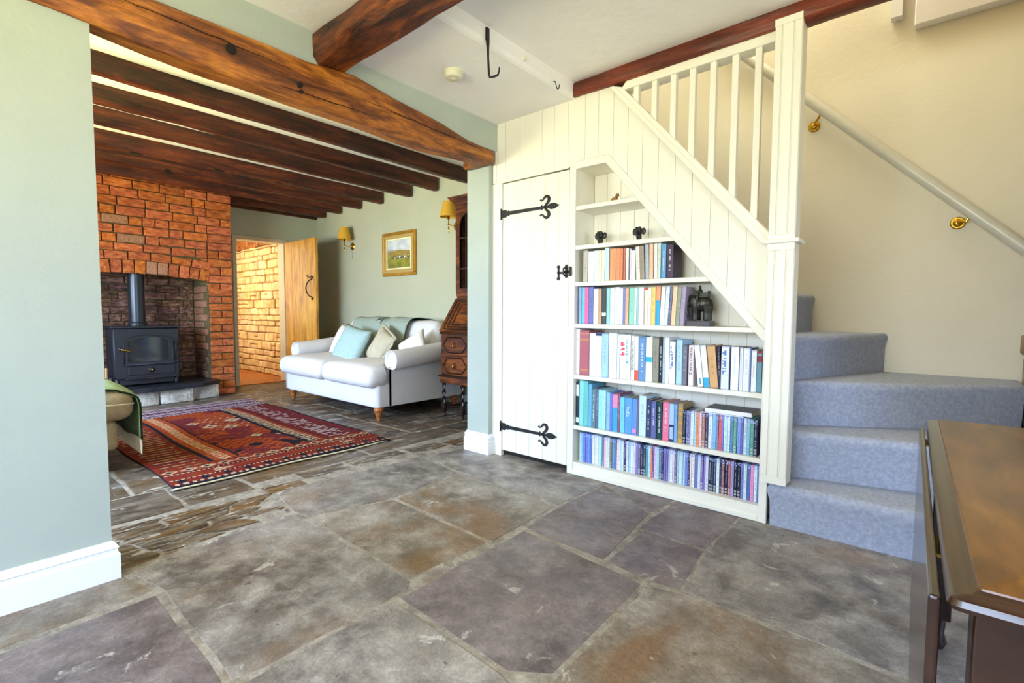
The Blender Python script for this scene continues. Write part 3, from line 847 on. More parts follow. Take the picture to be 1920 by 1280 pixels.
# arch ring of headers on edge
a0 = math.asin((.61-YC)/RR); a1 = math.asin((2.19-YC)/RR)
nv = 15
for i in range(nv):
    a = a0+(a1-a0)*(i+.5)/nv
    rm = RR+.07
    brick((-6.8235+rb.uniform(-.004, .004), YC+rm*math.sin(a), ZC+rm*math.cos(a)), (.10, (a1-a0)*rm/nv-.013, .135), rot=(-a, 0, 0), m='brick' if not 9 <= i < 11 else 'brick_pale')
nv = 8
for i in range(nv):
    a = a0+(a1-a0)*(i+.5)/nv
    rm = RR+.19
    brick((-6.8235+rb.uniform(-.004, .004), YC+rm*math.sin(a), ZC+rm*math.cos(a)), (.10, (a1-a0)*rm/nv-.013, .085), rot=(-a, 0, 0))
ring = lambda y: arch(y, RR+.238) if .60 < y < 2.19 else 0
z = 1.30
k = 0
while z < 2.59:
    hh = .10
    if z < 1.75:
        frow(z, hh, .30, 2.185, clip=ring, lenoff=(k % 2)*.12+rb.uniform(0, .03))
        frow(z, hh, 2.185, YR, lens=(.28,) if k % 2 else (.14, .13))
    else: frow(z, hh, .30, YR, lenoff=(k % 2)*.12+rb.uniform(0, .03))
    z += hh; k += 1
z = 0.0; k = 0
while z < 1.29:
    if k % 2: frow(z, .0885, 2.19, YR, lens=(.14, .13))
    else: frow(z, .0885, 2.19, YR, lens=(.28,))
    z += .0885; k += 1
# reveal and back of the recess
z = .22; k = 0
while z < 1.36:
    for j in range(2):
        xa = -6.86-j*.22 - (k % 2)*.1
        brick((xa-.10, 2.20, z+.043), (.205, .05, .075), m='brick_pale' if z > .55 else 'brick_dark')
    xx = .61; off = (k % 2)*.11
    z += .0885; k += 1
z = .22; k = 0
while z < 1.62:
    frow(z, .0885, .62, 2.17, face=-7.275, m='brick_dark', lens=(.23, .23, .12), lenoff=(k % 2)*.11)
    z += .0885; k += 1

# ================================================================== PANELLED WALL, CUPBOARD, BOOKCASE, STAIR
def U(x): return 2.37-1.135*(x+1.426)          # top edge of the sloping string
def Lo(x): return 2.395-1.157*(x+1.49)         # bottom edge of the string
def S(x): return 1.961 if x < -1.532 else 1.961-1.156*(x+1.532)   # sloping head of the bookcase opening

panel = group_struct('wall_panelled', (-1.5, PY, 0))
bm = nb()
def col_back(x0, x1):
    zt0 = 2.42 if x0 < -1.5 else Lo(x0); zt1 = 2.42 if x1 <= -1.5 else Lo(x1)
    zb0 = S(x0)+.02 if x0 > -1.74 else 1.99; zb1 = S(x1)+.02 if x0 > -1.74 else 1.99
    if zt0-zb0 > .01: prism(bm, [(x0, zb0), (x1, zb1), (x1, max(zt1, zb1+.005)), (x0, zt0)], 'y', PY+.0005, PY+.03)
for x0, x1 in ((-2.46, -2.0), (-2.0, -1.742), (-1.742, -1.532), (-1.532, -1.49), (-1.49, -1.2), (-1.2, -.9), (-.9, -.62)): col_back(x0, x1)
obj('panel_backing', bm, 'groove', panel)
edges = [-2.44, -2.339, -2.206, -2.048+.03, -1.916, -1.81, -1.683, -1.588, -1.485, -1.389, -1.296, -1.199, -1.10, -1.003, -.905, -.811, -.722, -.62]
for a, b in zip(edges, edges[1:]):
    g = .0011
    a_, b_ = a+g, b-g
    def bot(x):
        if x < -1.76: return 1.978
        return S(x)+.05 if x > -1.742 else 2.01
    def top(x): return 2.415 if x < -1.495 else Lo(x)+.01
    xs_ = sorted({a_, b_} | {x for x in (-1.532, -1.495, -1.742) if a_ < x < b_})
    pts = [(x, bot(x)) for x in xs_] + [(x, max(top(x), bot(x)+.002)) for x in xs_[::-1]]
    bm = nb(); prism(bm, pts, 'y', PY-.004, PY+.012)
    obj('board', bm, 'joinery', panel)
# stiles and trims (flat frame a little proud)
for (x0, x1, z0, z1) in ((-2.46, -2.366, 0, 1.978),):
    bm = nb(); box(bm, x0, x1, PY-.012, PY+.02, z0, z1, .002); obj('stile', bm, 'joinery', panel)
bm = nb(); box(bm, -2.455, -2.425, PY-.016, PY+.0, 1.98, 2.40, .003); obj('scribe_strip', bm, 'joinery', panel)

# cupboard door
door1 = group_struct('door_1', (-2.07, PY, 0))
pe = [-2.362, -2.226, -2.108, -1.99, -1.873, -1.79]
for a, b in zip(pe, pe[1:]):
    bm = nb(); box(bm, a+.0014, b-.0014, PY-.008, PY+.014, .045, 1.968, .0035); obj('door_plank', bm, 'joinery', door1)
bm = nb(); box(bm, -2.36, -1.79, PY-.0035, PY+.02, .047, 1.966); obj('door_backing', bm, 'groove', door1)
bm = nb(); box(bm, -2.364, -1.787, PY+.05, PY+.07, 0, 1.98); obj('cupboard_shade_sheet', bm, 'dark_void', door1)  # dark sheet behind the door, its colour standing for the cupboard's unlit depth
def strap(z, up_=1):
    """wrought strap hinge with a fleur-de-lis end."""
    bm = nb()
    y0, y1 = PY-.014, PY-.0085
    s = 1
    out = [(-2.372, -.026), (-2.330, -.026), (-2.312, -.013), (-2.302, -.020), (-2.294, -.012), (-2.285, -.013), (-2.02, -.0095), (-2.012, -.018), (-2.003, -.0095),
           (-1.960, -.008), (-1.935, -.020), (-1.905, -.019), (-1.868, 0)]
    pts = [(x, z+d) for x, d in out] + [(x, z-d) for x, d in out[::-1][1:]]
    prism(bm, pts, 'y', y0, y1)
    box(bm, -2.376, -2.366, PY-.02, PY-.01, z-.04, z+.04, .002)
    for sg in (1, -1):
        c = [(-1.985, .004), (-1.972, .018), (-1.955, .034), (-1.950, .052), (-1.958, .068), (-1.975, .071), (-1.992, .060), (-2.004, .047), (-2.014, .045), (-2.022, .054)]
        wd = [.006, .008, .010, .011, .0105, .009, .006, .0045, .0045, .007]
        L1, L2 = [], []
        for i, (x, d) in enumerate(c):
            x0_, d0 = c[max(0, i-1)]; x1_, d1 = c[min(len(c)-1, i+1)]
            t = Vector((x1_-x0_, d1-d0)).normalized(); nn = Vector((-t.y, t.x))
            L1.append((x+nn.x*wd[i], z+sg*(d+nn.y*wd[i]))); L2.append((x-nn.x*wd[i], z+sg*(d-nn.y*wd[i])))
        for i in range(len(c)-1):
            prism(bm, [L1[i], L1[i+1], L2[i+1], L2[i]], 'y', y0, y1)
    return obj('strap_hinge', bm, 'iron', door1)
strap(1.755); strap(.222)
bm = nb()
box(bm, -1.875, -1.862, PY-.016, PY-.008, 1.285, 1.345, .003); lathe(bm, [(.012, 0), (.010, -.008)], (-1.8685, PY-.01, 1.277), 10, 'y'); lathe(bm, [(.012, 0), (.010, -.008)], (-1.8685, PY-.01, 1.352), 10, 'y')
tube(bm, [(-1.868, PY-.02, 1.315), (-1.83, PY-.028, 1.312), (-1.80, PY-.022, 1.318), (-1.775, PY-.022, 1.318)], [.008, .006, .007, .008], 8)
box(bm, -1.815, -1.797, PY-.02, PY-.008, 1.28, 1.365, .004)
tube(bm, [(-1.806, PY-.02, 1.345), (-1.806, PY-.045, 1.338), (-1.806, PY-.045, 1.30), (-1.806, PY-.02, 1.29)], .006, 8)
box(bm, -1.783, -1.762, PY-.026, PY-.012, 1.29, 1.35, .004)
obj('thumb_latch', bm, 'iron', door1)

# built-in bookcase under the stair
bk = thing('bookcase', 'cream-white built-in bookcase with a sloping side beneath the stair', 'bookcase', (-1.18, PY, 0))
BD = 2.885
XL, XR = -1.742, -.625
def xs_at(z): return min(XR, -1.532-(z-1.961)/1.156)
bm = nb(); box(bm, -1.787, XL, PY-.012, PY+.02, 0, 2.005, .002); obj('frame_stile', bm, 'joinery', bk)
bm = nb(); box(bm, XR, -.587, PY-.014, PY+.02, 0, .96, .002); obj('frame_stile', bm, 'joinery', bk)
bm = nb(); box(bm, XL, XL-.02, PY+.02, BD, .0, 1.98); obj('side_panel', bm, 'joinery', bk)
bm = nb(); box(bm, XR, XR+.02, PY+.02, BD, .0, .93); obj('side_panel', bm, 'joinery', bk)
bm = nb(); box(bm, XL, -1.51, PY-.011, PY+.018, 1.961, 2.005, .002); obj('frame_head', bm, 'joinery', bk)
bm = nb(); prism(bm, [(-1.532, 1.961), (-1.505, 2.0), (-.60, .95), (-.625, .912)], 'y', PY-.016, PY+.018, .002); obj('frame_rake', bm, 'joinery', bk)
bm = nb(); prism(bm, [(-1.532, 1.963), (-1.52, 1.98), (XR+.012, .930), (XR, .914)], 'y', PY+.018, BD); obj('raking_soffit', bm, 'joinery', bk)
bm = nb(); box(bm, XL, -1.53, PY+.018, BD, 1.962, 1.98); obj('top_panel', bm, 'joinery', bk)
x = XL
while x < XR-.01:
    x2 = min(XR, x+.098)
    bm = nb(); prism(bm, [(x+.002, .05), (x2-.002, .05), (x2-.002, S(x2)), (x+.002, S(x))], 'y', BD, BD+.012); obj('back_board', bm, 'joinery', bk); x = x2
bm = nb(); prism(bm, [(XL, .05), (XR, .05), (XR, .92), (-1.532, 1.96), (XL, 1.96)], 'y', BD+.004, BD+.02); obj('back_backing', bm, 'groove', bk)
shelf_z = [1.729, 1.481, 1.249, .983, .653, .323, .080]
for zz in shelf_z:
    t = .026
    xr, xr2 = xs_at(zz), xs_at(zz-t)
    bm = nb(); prism(bm, [(XL, zz-t), (xr2+.004, zz-t), (xr+.004, zz), (XL, zz)], 'y', PY-.006, BD-.002, .002); obj('shelf', bm, 'joinery', bk)
bm = nb(); box(bm, XL, XR, PY-.008, PY+.02, 0, .056); box(bm, XL, XR, PY-.016, PY, 0, .030, .004); obj('kickboard', bm, 'joinery', bk)

# balustrade
bal = thing('balustrade', 'cream-white stair balustrade with square balusters and tall newel post', 'balustrade', (-1.0, PY, 1.3))
bm = nb(); prism(bm, [(-1.49, 2.395), (-1.426, 2.37), (-.61, U(-.61)), (-.61, Lo(-.61)-.012), (-.64, Lo(-.64))], 'y', PY-.022, PY+.05, .003); obj('string_board', bm, 'joinery', bal)
bm = nb(); prism(bm, [(-1.505, 2.39), (-1.47, 2.385), (-.61, Lo(-.61)+.03), (-.61, Lo(-.61)-.02)], 'y', PY-.028, PY-.018, .002); obj('string_moulding', bm, 'joinery', bal)
bm = nb(); prism(bm, [(-1.44, 2.352), (-1.40, 2.398), (-.61, 2.402), (-.61, 2.352)], 'y', PY-.02, PY+.07, .003); obj('top_rail', bm, 'joinery', bal)
for xb in (-1.341, -1.231, -1.121, -1.016, -.909, -.80, -.692):
    bm = nb(); prism(bm, [(xb-.0155, U(xb-.0155)-.02), (xb+.0155, U(xb+.0155)-.02), (xb+.0155, 2.356), (xb-.0155, 2.356)], 'y', PY-.008, PY+.024, .0015); obj('baluster', bm, 'joinery', bal)
bm = nb(); box(bm, -.613, -.497, PY-.045, PY+.055, .222, 2.432, .003); npost = obj('newel_post', bm, 'joinery', bal)
for (z0, z1) in ((1.43, 2.40), (.26, 1.355)):
    for (x0, x1) in ((-.611, -.583), (-.577, -.534), (-.528, -.499)):
        bm = nb(); box(bm, x0, x1, PY-.052, PY-.040, z0, z1, .002); obj('post_strip', bm, 'joinery', npost)
for (z0, z1) in ((1.355, 1.43), (2.40, 2.432), (.222, .26)):
    bm = nb(); box(bm, -.613, -.497, PY-.053, PY-.04, z0, z1, .001); obj('post_rail', bm, 'joinery', npost)
bm = nb(); box(bm, -.632, -.478, PY-.066, PY+.07, 1.388, 1.408, .005, 2); obj('post_collar', bm, 'joinery', npost)

# carpeted winder staircase
st = thing('staircase', 'grey carpeted winding staircase rising beside the white newel post', 'staircase', (-.1, 3.0, 0))
def step(outline, z0, z1, r_=.028):
    """carpeted step from a plan outline with a soft nosing all round."""
    bm = nb()
    n = len(outline)
    # subdivide outline
    pts = []
    for i in range(n):
        a, b = Vector(outline[i]), Vector(outline[(i+1) % n])
        k = max(1, int((b-a).length/.06))
        for j in range(k): pts.append(a+(b-a)*j/k)
    c = Vector((sum(p.x for p in pts)/len(pts), sum(p.y for p in pts)/len(pts)))
    levels = [(z0, .022), (z1-.09, .016), (z1-.055, .004), (z1-.034, -.001), (z1-.018, .003), (z1-.007, .012), (z1-.001, .028), (z1, .07)]
    rings = []
    for (z, ins) in levels:
        ring_ = []
        for p in pts:
            d = (c-p); L_ = max(d.length, .01)
            q = p + d/L_*ins
            wob = noise.noise(Vector((p.x*5, p.y*5, z*3)))*.004
            ring_.append(bm.verts.new((q.x+wob, q.y+wob, z+(wob if z == z1 else 0))))
        rings.append(ring_)
    N = len(pts)
    for a, b in zip(rings, rings[1:]):
        for i in range(N): bm.faces.new((a[i], a[(i+1) % N], b[(i+1) % N], b[i]))
    bm.faces.new(rings[0][::-1]); bm.faces.new(rings[-1])
    return obj('step', bm, 'carpet', st, smooth='auto')
XE = .402
step([(-.583, 2.655), (XE, 2.655), (XE, SY-.005), (-.50, SY-.005), (-.50, 2.80), (-.583, 2.72)], -.03, .213)
step([(-.60, 2.80), (-.495, 2.835), (XE, 3.05), (XE, SY-.005), (-.60, SY-.005)], .15, .45)
step([(-.535, 3.01), (-.06, 3.30), (XE, 3.62), (XE, SY-.005), (-.60, SY-.005), (-.60, 3.01)], .38, .69)
step([(-.56, 3.03), (-.20, SY-.008), (-1.0, SY-.008), (-1.0, 2.93), (-.57, 2.93)], .62, .935, .04)
step([(-.80, 2.93), (-.605, SY-.008), (-1.3, SY-.008), (-1.3, 2.93)], .88, 1.185)
for k in range(4):
    step([(-1.0-.22*k, 2.93), (-1.0-.22*k, SY-.008), (-1.5-.22*k, SY-.008), (-1.5-.22*k, 2.93)], 1.12+.235*k, 1.42+.235*k)

# handrail on the far wall
hr = thing('handrail', 'round pale painted handrail on brass brackets up the stair wall', 'handrail', (-.4, SY, 2.0))
bm = nb()
def hz(x): return 1.405+1.014*(.385-x)
pts = [(x, SY-.075, hz(x)+.0) for x in (-1.55, -1.0, -.5, 0, .388)]
tube(bm, pts, .033, 16); obj('rail', bm, 'wax', hr, smooth='auto')
for xb, zb in ((-.655, 2.325), (.10, 1.592)):
    br = nb(); lathe(br, [(.036, 0), (.036, -.006), (.030, -.012), (.024, -.012), (.018, -.020), (.008, -.024)], (xb, SY, zb), 18, 'y')
    b_ = obj('bracket', br, 'brass', hr, smooth='auto')
    xr_ = xb+.045
    br = nb(); tube(br, [(xb, SY-.02, zb), (xb+.012, SY-.055, zb+.008), (xb+.035, SY-.073, hz(xr_)-.06), (xr_, SY-.075, hz(xr_)-.036)], .0075, 8)
    box(br, xr_-.035, xr_+.035, SY-.088, SY-.062, hz(xr_)-.037, hz(xr_)-.033)
    for v in list(br.verts)[-8:]: v.co.z += -(v.co.x-xr_)*1.014
    obj('bracket_arm', br, 'brass', b_, smooth='auto')

# ================================================================== OBJECTS ON THE SHELVES
def colour_mesh(name, bm, cols, m, parent=None):
    """cols: per-face colours in face order."""
    o = obj_keep(name, bm, m, parent)
    me = o.data
    ca = me.color_attributes.new('Col', 'FLOAT_COLOR', 'CORNER')
    data = []
    for f, c in zip(me.polygons, cols): data += list(c)*f.loop_total
    ca.data.foreach_set('color', data)
    return o
def obj_keep(name, bm, m, parent=None):
    me = bpy.data.meshes.new(name)
    vs_ = [v.co for v in bm.verts]
    lo = [min(v[i] for v in vs_) for i in range(3)]; hi = [max(v[i] for v in vs_) for i in range(3)]
    org = Vector(((lo[0]+hi[0])/2, (lo[1]+hi[1])/2, lo[2]))
    bmesh.ops.translate(bm, verts=bm.verts, vec=-org)
    bm.to_mesh(me); bm.free(); me.materials.append(M[m])
    o = bpy.data.objects.new(name, me); COL.objects.link(o)
    o.location = org - (WL[parent.name] if parent else Vector((0, 0, 0)))
    if parent: o.parent = parent
    WL[o.name] = org
    return o

def colour_name(h):
    import colorsys
    r_, g_, b_ = [int(h[i:i+2], 16)/255 for i in (0, 2, 4)]
    hh, l, s = colorsys.rgb_to_hls(r_, g_, b_)
    if l > .88 and (s < .5 or l > .93): return 'white'
    if s < .13: return 'pale grey' if l > .6 else ('charcoal' if l < .35 else 'grey-brown')
    hd = hh*360
    base = 'red' if hd < 12 or hd > 345 else 'orange' if hd < 38 else 'yellow' if hd < 62 else 'olive' if hd < 90 else 'green' if hd < 162 else 'turquoise' if hd < 194 else 'blue' if hd < 236 else 'violet' if hd < 285 else 'pink'
    if base == 'orange' and (l < .5 and s < .75): base = 'brown'
    if l < .33: return 'dark ' + base
    if l > .74: return 'pale ' + base
    return base

def lin(h): return hexc(h)
def spine_book(kind, x0, x1, yf, zs, height, depth, col, lean=0.0, style=None, rnd=None, label='', cat='book', group='', pages=True):
    """an upright book: cover with spine at the front (-y), page block behind; spine printed by face colours."""
    wd = max(.004, x1-x0)
    bm = nb(); cols = []
    base = lin(col); base = tuple(c*.86+.10 for c in base[:3])+(1,) if sum(base[:3]) > .25 else base
    dark = sum(base[:3])/3 < .25
    ink = (.6, .6, .58, 1) if dark else tuple(max(0, c*.45) for c in base[:3])+(1,)
    nzr, nx = 34, 5
    colx = [0, .12, .36, .64, .88, 1]
    for i in range(nzr):
        for j in range(nx):
            za, zb = height*i/nzr, height*(i+1)/nzr; xa, xb = x0+wd*colx[j], x0+wd*colx[j+1]
            ins = lambda t: .0015*abs(2*t-1)**2
            q = [bm.verts.new((xa, yf+ins(colx[j]), zs+za)), bm.verts.new((xb, yf+ins(colx[j+1]), zs+za)), bm.verts.new((xb, yf+ins(colx[j+1]), zs+zb)), bm.verts.new((xa, yf+ins(colx[j]), zs+zb))]
            bm.faces.new(q)
            c = base; f = i/nzr
            mid = 0 < j < 4
            if style == 'navytop' and f > .92: c = lin('2c3468')
            elif style == 'whiteband' and .22 < f < .30: c = (.9, .9, .9, 1)
            elif style == 'redtop' and .92 < f: c = lin('d04a30')
            elif style == 'bluelow' and f < (.62 if kind == 'book' and lean >= 0 else .22): c = lin('3ba8d4')
            elif style == 'goldband' and (f < .10 and mid or any(abs(f-t) < .016 for t in (.25, .5, .72, .86))): c = lin('c89a50')
            elif style == 'oldred' and (f < .12 and f > .06 and mid or any(abs(f-t) < .012 for t in (.76, .80, .90))): c = lin('c08060')
            elif style == 'redlow' and f < .22: c = lin('f05848')
            elif style == 'pinklow' and .04 < f < .16 and mid: c = lin('f08cc0')
            elif style == 'tealbox' and .42 < f < .54: c = lin('30b4c8')
            elif style == 'redbandtop' and (.72 < f < .86 or f > .93): c = lin('8a2838')
            elif style == 'navylow' and f < .42 and (j in (0, 4) or f < .05 or f > .37): c = lin('22305c')
            elif style == 'whitelabel' and (.66 < f < .92 or .04 < f < .16) and mid: c = (.85, .88, .9, 1)
            elif style == 'tealdash' and .05 < f < .2 and j == 2: c = lin('30a0b4')
            elif style == 'redtext' and .5 < f < .8 and mid and rnd.random() < .5: c = lin('f0506c')
            elif style in ('tealtext', 'bluetext') and .35 < f < .9 and j in (2, 1) and rnd.random() < .5: c = lin('58b8c0' if style == 'tealtext' else '6088c8')
            elif style == 'text' and .15 < f < .85 and j == 2 and rnd.random() < .65: c = tuple(a*.45+.42 for a in base[:3])+(1,)
            elif style is None and wd > .012 and j == 2 and .3 < f < .85 and rnd.random() < .45: c = tuple(a*.6+b*.4 for a, b in zip(base, ink))
            elif f > .97 or f < .02: c = tuple(a*.8 for a in base[:3])+(1,)
            if kind == 'dvd_case':
                if f < .2 and mid and i % 3 != 1: c = tuple(a*.5+.34 for a in base[:3])+(1,) if dark else tuple(a*.8 for a in base[:3])+(1,)
                elif f > .86 and rnd.random() < .4: c = lin('a8b4e0')
                elif j == 2 and .25 < f < .85 and rnd.random() < .5: c = tuple(a*.5+.28 for a in base[:3])+(1,) if dark else tuple(a*.66 for a in base[:3])+(1,)
            cols.append(c)
    def bx(a0_, a1_, b0, b1, c0, c1, c):
        n0 = len(bm.faces)
        box(bm, a0_, a1_, b0, b1, c0, c1)
        cols.extend([c]*(len(bm.faces)-n0))
    th = min(.0016, wd*.2)
    side = tuple(a*.9 for a in base[:3])+(1,)
    if kind == 'dvd_case' or wd < .009:
        bx(x0, x1, yf+.002, yf+depth, zs, zs+height, side)
        pages = False
    else:
        bx(x0, x0+th, yf+.0015, yf+depth, zs, zs+height, side); bx(x1-th, x1, yf+.0015, yf+depth, zs, zs+height, side)
        bx(x0+th, x1-th, yf+.0015, yf+.004, zs, zs+height-.001, side)
    name = kind
    o = colour_mesh(name, bm, cols, 'vcol')
    if pages:
        b2 = nb(); box(b2, x0+th, x1-th, yf+.004, yf+depth-.003, zs+.002, zs+height-.004)
        obj('pages', b2, 'pages', o)
    if lean:
        o.rotation_euler = (0, R(lean), 0)
        o.location.z += abs(math.sin(R(lean)))*wd/2
        o.location.x -= math.sin(R(lean))*height/2
    tag(o, label, cat, group)
    return o

def text_on(parent, s, size, loc, col, rot=(R(90), R(90), 0)):
    cu = bpy.data.curves.new('lettering', 'FONT'); cu.body = s; cu.size = size; cu.extrude = .0002
    cu.align_x = 'CENTER'; cu.align_y = 'CENTER'
    t = bpy.data.objects.new('lettering_source', cu)
    COL.objects.link(t)
    dg = bpy.context.evaluated_depsgraph_get()
    me = bpy.data.meshes.new_from_object(t.evaluated_get(dg))
    bpy.data.objects.remove(t)
    mm = bpy.data.materials.get('ink_'+col) or mat('ink_'+col, [col], .6)
    me.materials.clear(); me.materials.append(mm)
    o = bpy.data.objects.new('lettering', me); COL.objects.link(o)
    o.parent = parent
    o.location = Vector(loc)-WL[parent.name]
    o.rotation_euler = rot
    return o

ROW_A=[[-1.697, -1.664, 0.198, "b8b0a0", 0], [-1.658, -1.62, 0.189, "f4f4f6", 0], [-1.62, -1.59, 0.192, "dfeef5", 0], [-1.59, -1.566, 0.192, "f4e6c4", 0], [-1.566, -1.543, 0.193, "f2e6d4", 0], [-1.54, -1.512, 0.203, "c4e6f6", 0], [-1.506, -1.486, 0.195, "f59a55", 0], [-1.486, -1.463, 0.196, "f28f48", 0], [-1.463, -1.44, 0.194, "f08a45", 0], [-1.44, -1.418, 0.192, "e87832", 0], [-1.415, -1.401, 0.192, "c0561c", 0], [-1.4, -1.382, 0.191, "f7f3ea", 0], [-1.373, -1.361, 0.184, "dcd4d8", 0], [-1.361, -1.337, 0.183, "f0f0f8", 0, "navytop"], [-1.333, -1.309, 0.194, "ece4d4", -3], [-1.309, -1.281, 0.196, "8f8068", -3], [-1.276, -1.253, 0.202, "a9b4bc", -2], [-1.249, -1.226, 0.203, "f3bd96", -1], [-1.221, -1.202, 0.203, "f5efe0", -1], [-1.199, -1.18, 0.203, "c8d6cc", 0], [-1.177, -1.149, 0.196, "2f8fc8", 0, "text"], [-1.146, -1.108, 0.19, "4b3a52", 0, "text"]]
ROW_B=[[-1.723, -1.705, 0.234, "7fa4f0", 0], [-1.705, -1.682, 0.234, "48c0c8", 0], [-1.682, -1.654, 0.234, "f04aa0", 0], [-1.654, -1.62, 0.234, "4c5ab0", 0], [-1.617, -1.582, 0.221, "f6f6f6", 0], [-1.581, -1.559, 0.221, "c79a62", 0], [-1.557, -1.528, 0.221, "454a54", 0, "whiteband"], [-1.525, -1.502, 0.221, "98ecd8", 0], [-1.501, -1.47, 0.223, "e0f0f8", 0], [-1.469, -1.435, 0.227, "f8f8fa", 0], [-1.433, -1.414, 0.221, "f2f0f4", 0], [-1.413, -1.397, 0.22, "6c74c4", 0], [-1.396, -1.375, 0.22, "f0b080", 0], [-1.373, -1.338, 0.221, "84d8c0", 0], [-1.337, -1.323, 0.22, "f2f6f6", 0], [-1.322, -1.31, 0.219, "94ccd0", 0], [-1.309, -1.278, 0.221, "fbf6ee", 0], [-1.276, -1.254, 0.217, "f8e4d4", 0, "redtop"], [-1.253, -1.234, 0.219, "fff0dc", 0], [-1.234, -1.208, 0.221, "f8cf5c", 0], [-1.206, -1.179, 0.223, "f59a60", 1, "bluelow"], [-1.176, -1.151, 0.221, "f5f0f2", 2], [-1.15, -1.128, 0.221, "dcecfa", 3], [-1.127, -1.111, 0.221, "4c4c7c", 3], [-1.109, -1.084, 0.221, "fcc898", 3], [-1.083, -1.06, 0.22, "8c927c", 3], [-1.058, -1.034, 0.219, "a08cac", 3]]
ROW_C=[[-1.749, -1.716, 0.298, "f8f6fa", 0], [-1.714, -1.643, 0.289, "a83048", 0, "oldred"], [-1.64, -1.595, 0.273, "f2f2fc", 0], [-1.595, -1.551, 0.273, "eef4fc", 0, "navytop"], [-1.55, -1.506, 0.273, "9fd0f4", 0], [-1.504, -1.448, 0.278, "f8f8ff", 0], [-1.446, -1.429, 0.271, "e8ecf0", 0], [-1.428, -1.391, 0.271, "f8f6fa", 0, "redtext"], [-1.39, -1.357, 0.271, "f6fafa", 0, "tealtext"], [-1.355, -1.332, 0.265, "f6f6f2", 0, "TO THE FRONTIER"], [-1.33, -1.306, 0.263, "f8f2f2", 0, "redlow"], [-1.304, -1.261, 0.261, "3c84c4", 0, "text"], [-1.258, -1.218, 0.261, "f6f6f2", 0, "tealbox"], [-1.217, -1.179, 0.258, "84806a", 0], [-1.177, -1.158, 0.257, "23262e", 0, "text"], [-1.156, -1.144, 0.261, "a8c8e0", 0], [-1.143, -1.118, 0.263, "f8f6f8", 0], [-1.116, -1.084, 0.241, "f6fafe", 0, "bluetext"], [-1.077, -1.044, 0.253, "a8d4f8", 0], [-1.043, -1.015, 0.223, "4a5470", 0], [-1.014, -1.009, 0.224, "5a2a3a", 0], [-1.007, -0.98, 0.225, "f6e4ec", 0, "WORLD WAR Z"], [-0.965, -0.935, 0.227, "f8f8fa", -7, "tealdash"], [-0.932, -0.902, 0.227, "f0f8fc", -7, "bluelow"], [-0.898, -0.856, 0.227, "d49c54", -6], [-0.852, -0.836, 0.225, "2e2c48", -3], [-0.833, -0.792, 0.226, "dfe4fc", 0, "bluetext"], [-0.791, -0.786, 0.221, "3c3460", 0], [-0.785, -0.746, 0.227, "f4f8ff", 0], [-0.742, -0.725, 0.225, "e0e6fc", 0], [-0.723, -0.693, 0.223, "ecf0fe", 0], [-0.693, -0.686, 0.225, "5a7cc8", 0], [-0.685, -0.66, 0.214, "f2f6ff", 0], [-0.659, -0.635, 0.211, "3f88a4", 0, "redbandtop"]]
ROW_D=[[-1.744, -1.713, 0.281, "2c3440", 0, "whitelabel"], [-1.711, -1.678, 0.295, "6fd4d8", 0], [-1.677, -1.647, 0.295, "48b8b8", 0], [-1.646, -1.621, 0.279, "3fa8d0", 0], [-1.618, -1.589, 0.251, "1a6a7c", 0, "text"], [-1.588, -1.572, 0.254, "33407a", 0], [-1.571, -1.544, 0.251, "8ce0e4", 0], [-1.543, -1.517, 0.249, "a8e8f4", 0], [-1.515, -1.489, 0.24, "7cbce8", 0], [-1.488, -1.471, 0.235, "4a64d8", 0], [-1.47, -1.435, 0.232, "e87cb0", 0, "bluelow"], [-1.434, -1.419, 0.237, "7a205c", 0], [-1.417, -1.388, 0.22, "5ccaf0", 0], [-1.387, -1.341, 0.22, "1f94e4", 0, "India"], [-1.34, -1.308, 0.22, "3484e4", 0, "pinklow"], [-1.307, -1.296, 0.221, "5a4a80", 0], [-1.295, -1.251, 0.244, "c4e4f2", 0], [-1.249, -1.22, 0.222, "343f68", 0, "text"], [-1.218, -1.187, 0.218, "2c3c94", 0, "text"], [-1.183, -1.152, 0.22, "174248", 0, "text"], [-1.148, -1.111, 0.223, "ec5c90", 0, "text"], [-1.11, -1.082, 0.218, "9cc4f4", 0, "navylow"], [-1.08, -1.062, 0.219, "5c9ce4", 0], [-1.06, -1.031, 0.226, "9c7a30", 0, "goldband"]]
ROW_E=[[-1.03, -1.013, 0.203, "1c2444", 0], [-1.012, -0.999, 0.205, "4458a0", 0], [-0.999, -0.986, 0.207, "5a4a9c", 0], [-0.986, -0.968, 0.209, "d8ecf8", 0], [-0.967, -0.956, 0.211, "b8dcf4", 0], [-0.956, -0.939, 0.213, "ec8444", 0], [-0.939, -0.926, 0.215, "f0d0dc", 0], [-0.925, -0.907, 0.217, "9c543c", 0], [-0.906, -0.892, 0.219, "4a3458", 0], [-0.891, -0.871, 0.22, "dceefa", 0], [-0.87, -0.851, 0.22, "7cb8f0", 0], [-0.85, -0.837, 0.219, "7488b0", 0], [-0.835, -0.819, 0.219, "dc3c60", 0], [-0.819, -0.81, 0.218, "7078d8", 0], [-0.809, -0.792, 0.218, "c8ecf4", 0], [-0.791, -0.777, 0.219, "dcf4fa", 0], [-0.776, -0.762, 0.219, "2480cc", 0], [-0.761, -0.744, 0.219, "208c6c", 0], [-0.743, -0.726, 0.22, "7098ec", 0], [-0.726, -0.713, 0.22, "4850c4", 0], [-0.712, -0.696, 0.22, "d4e4f4", 0], [-0.695, -0.681, 0.221, "78c4ec", 0], [-0.68, -0.662, 0.221, "148c78", 0], [-0.662, -0.644, 0.222, "20224c", 0]]


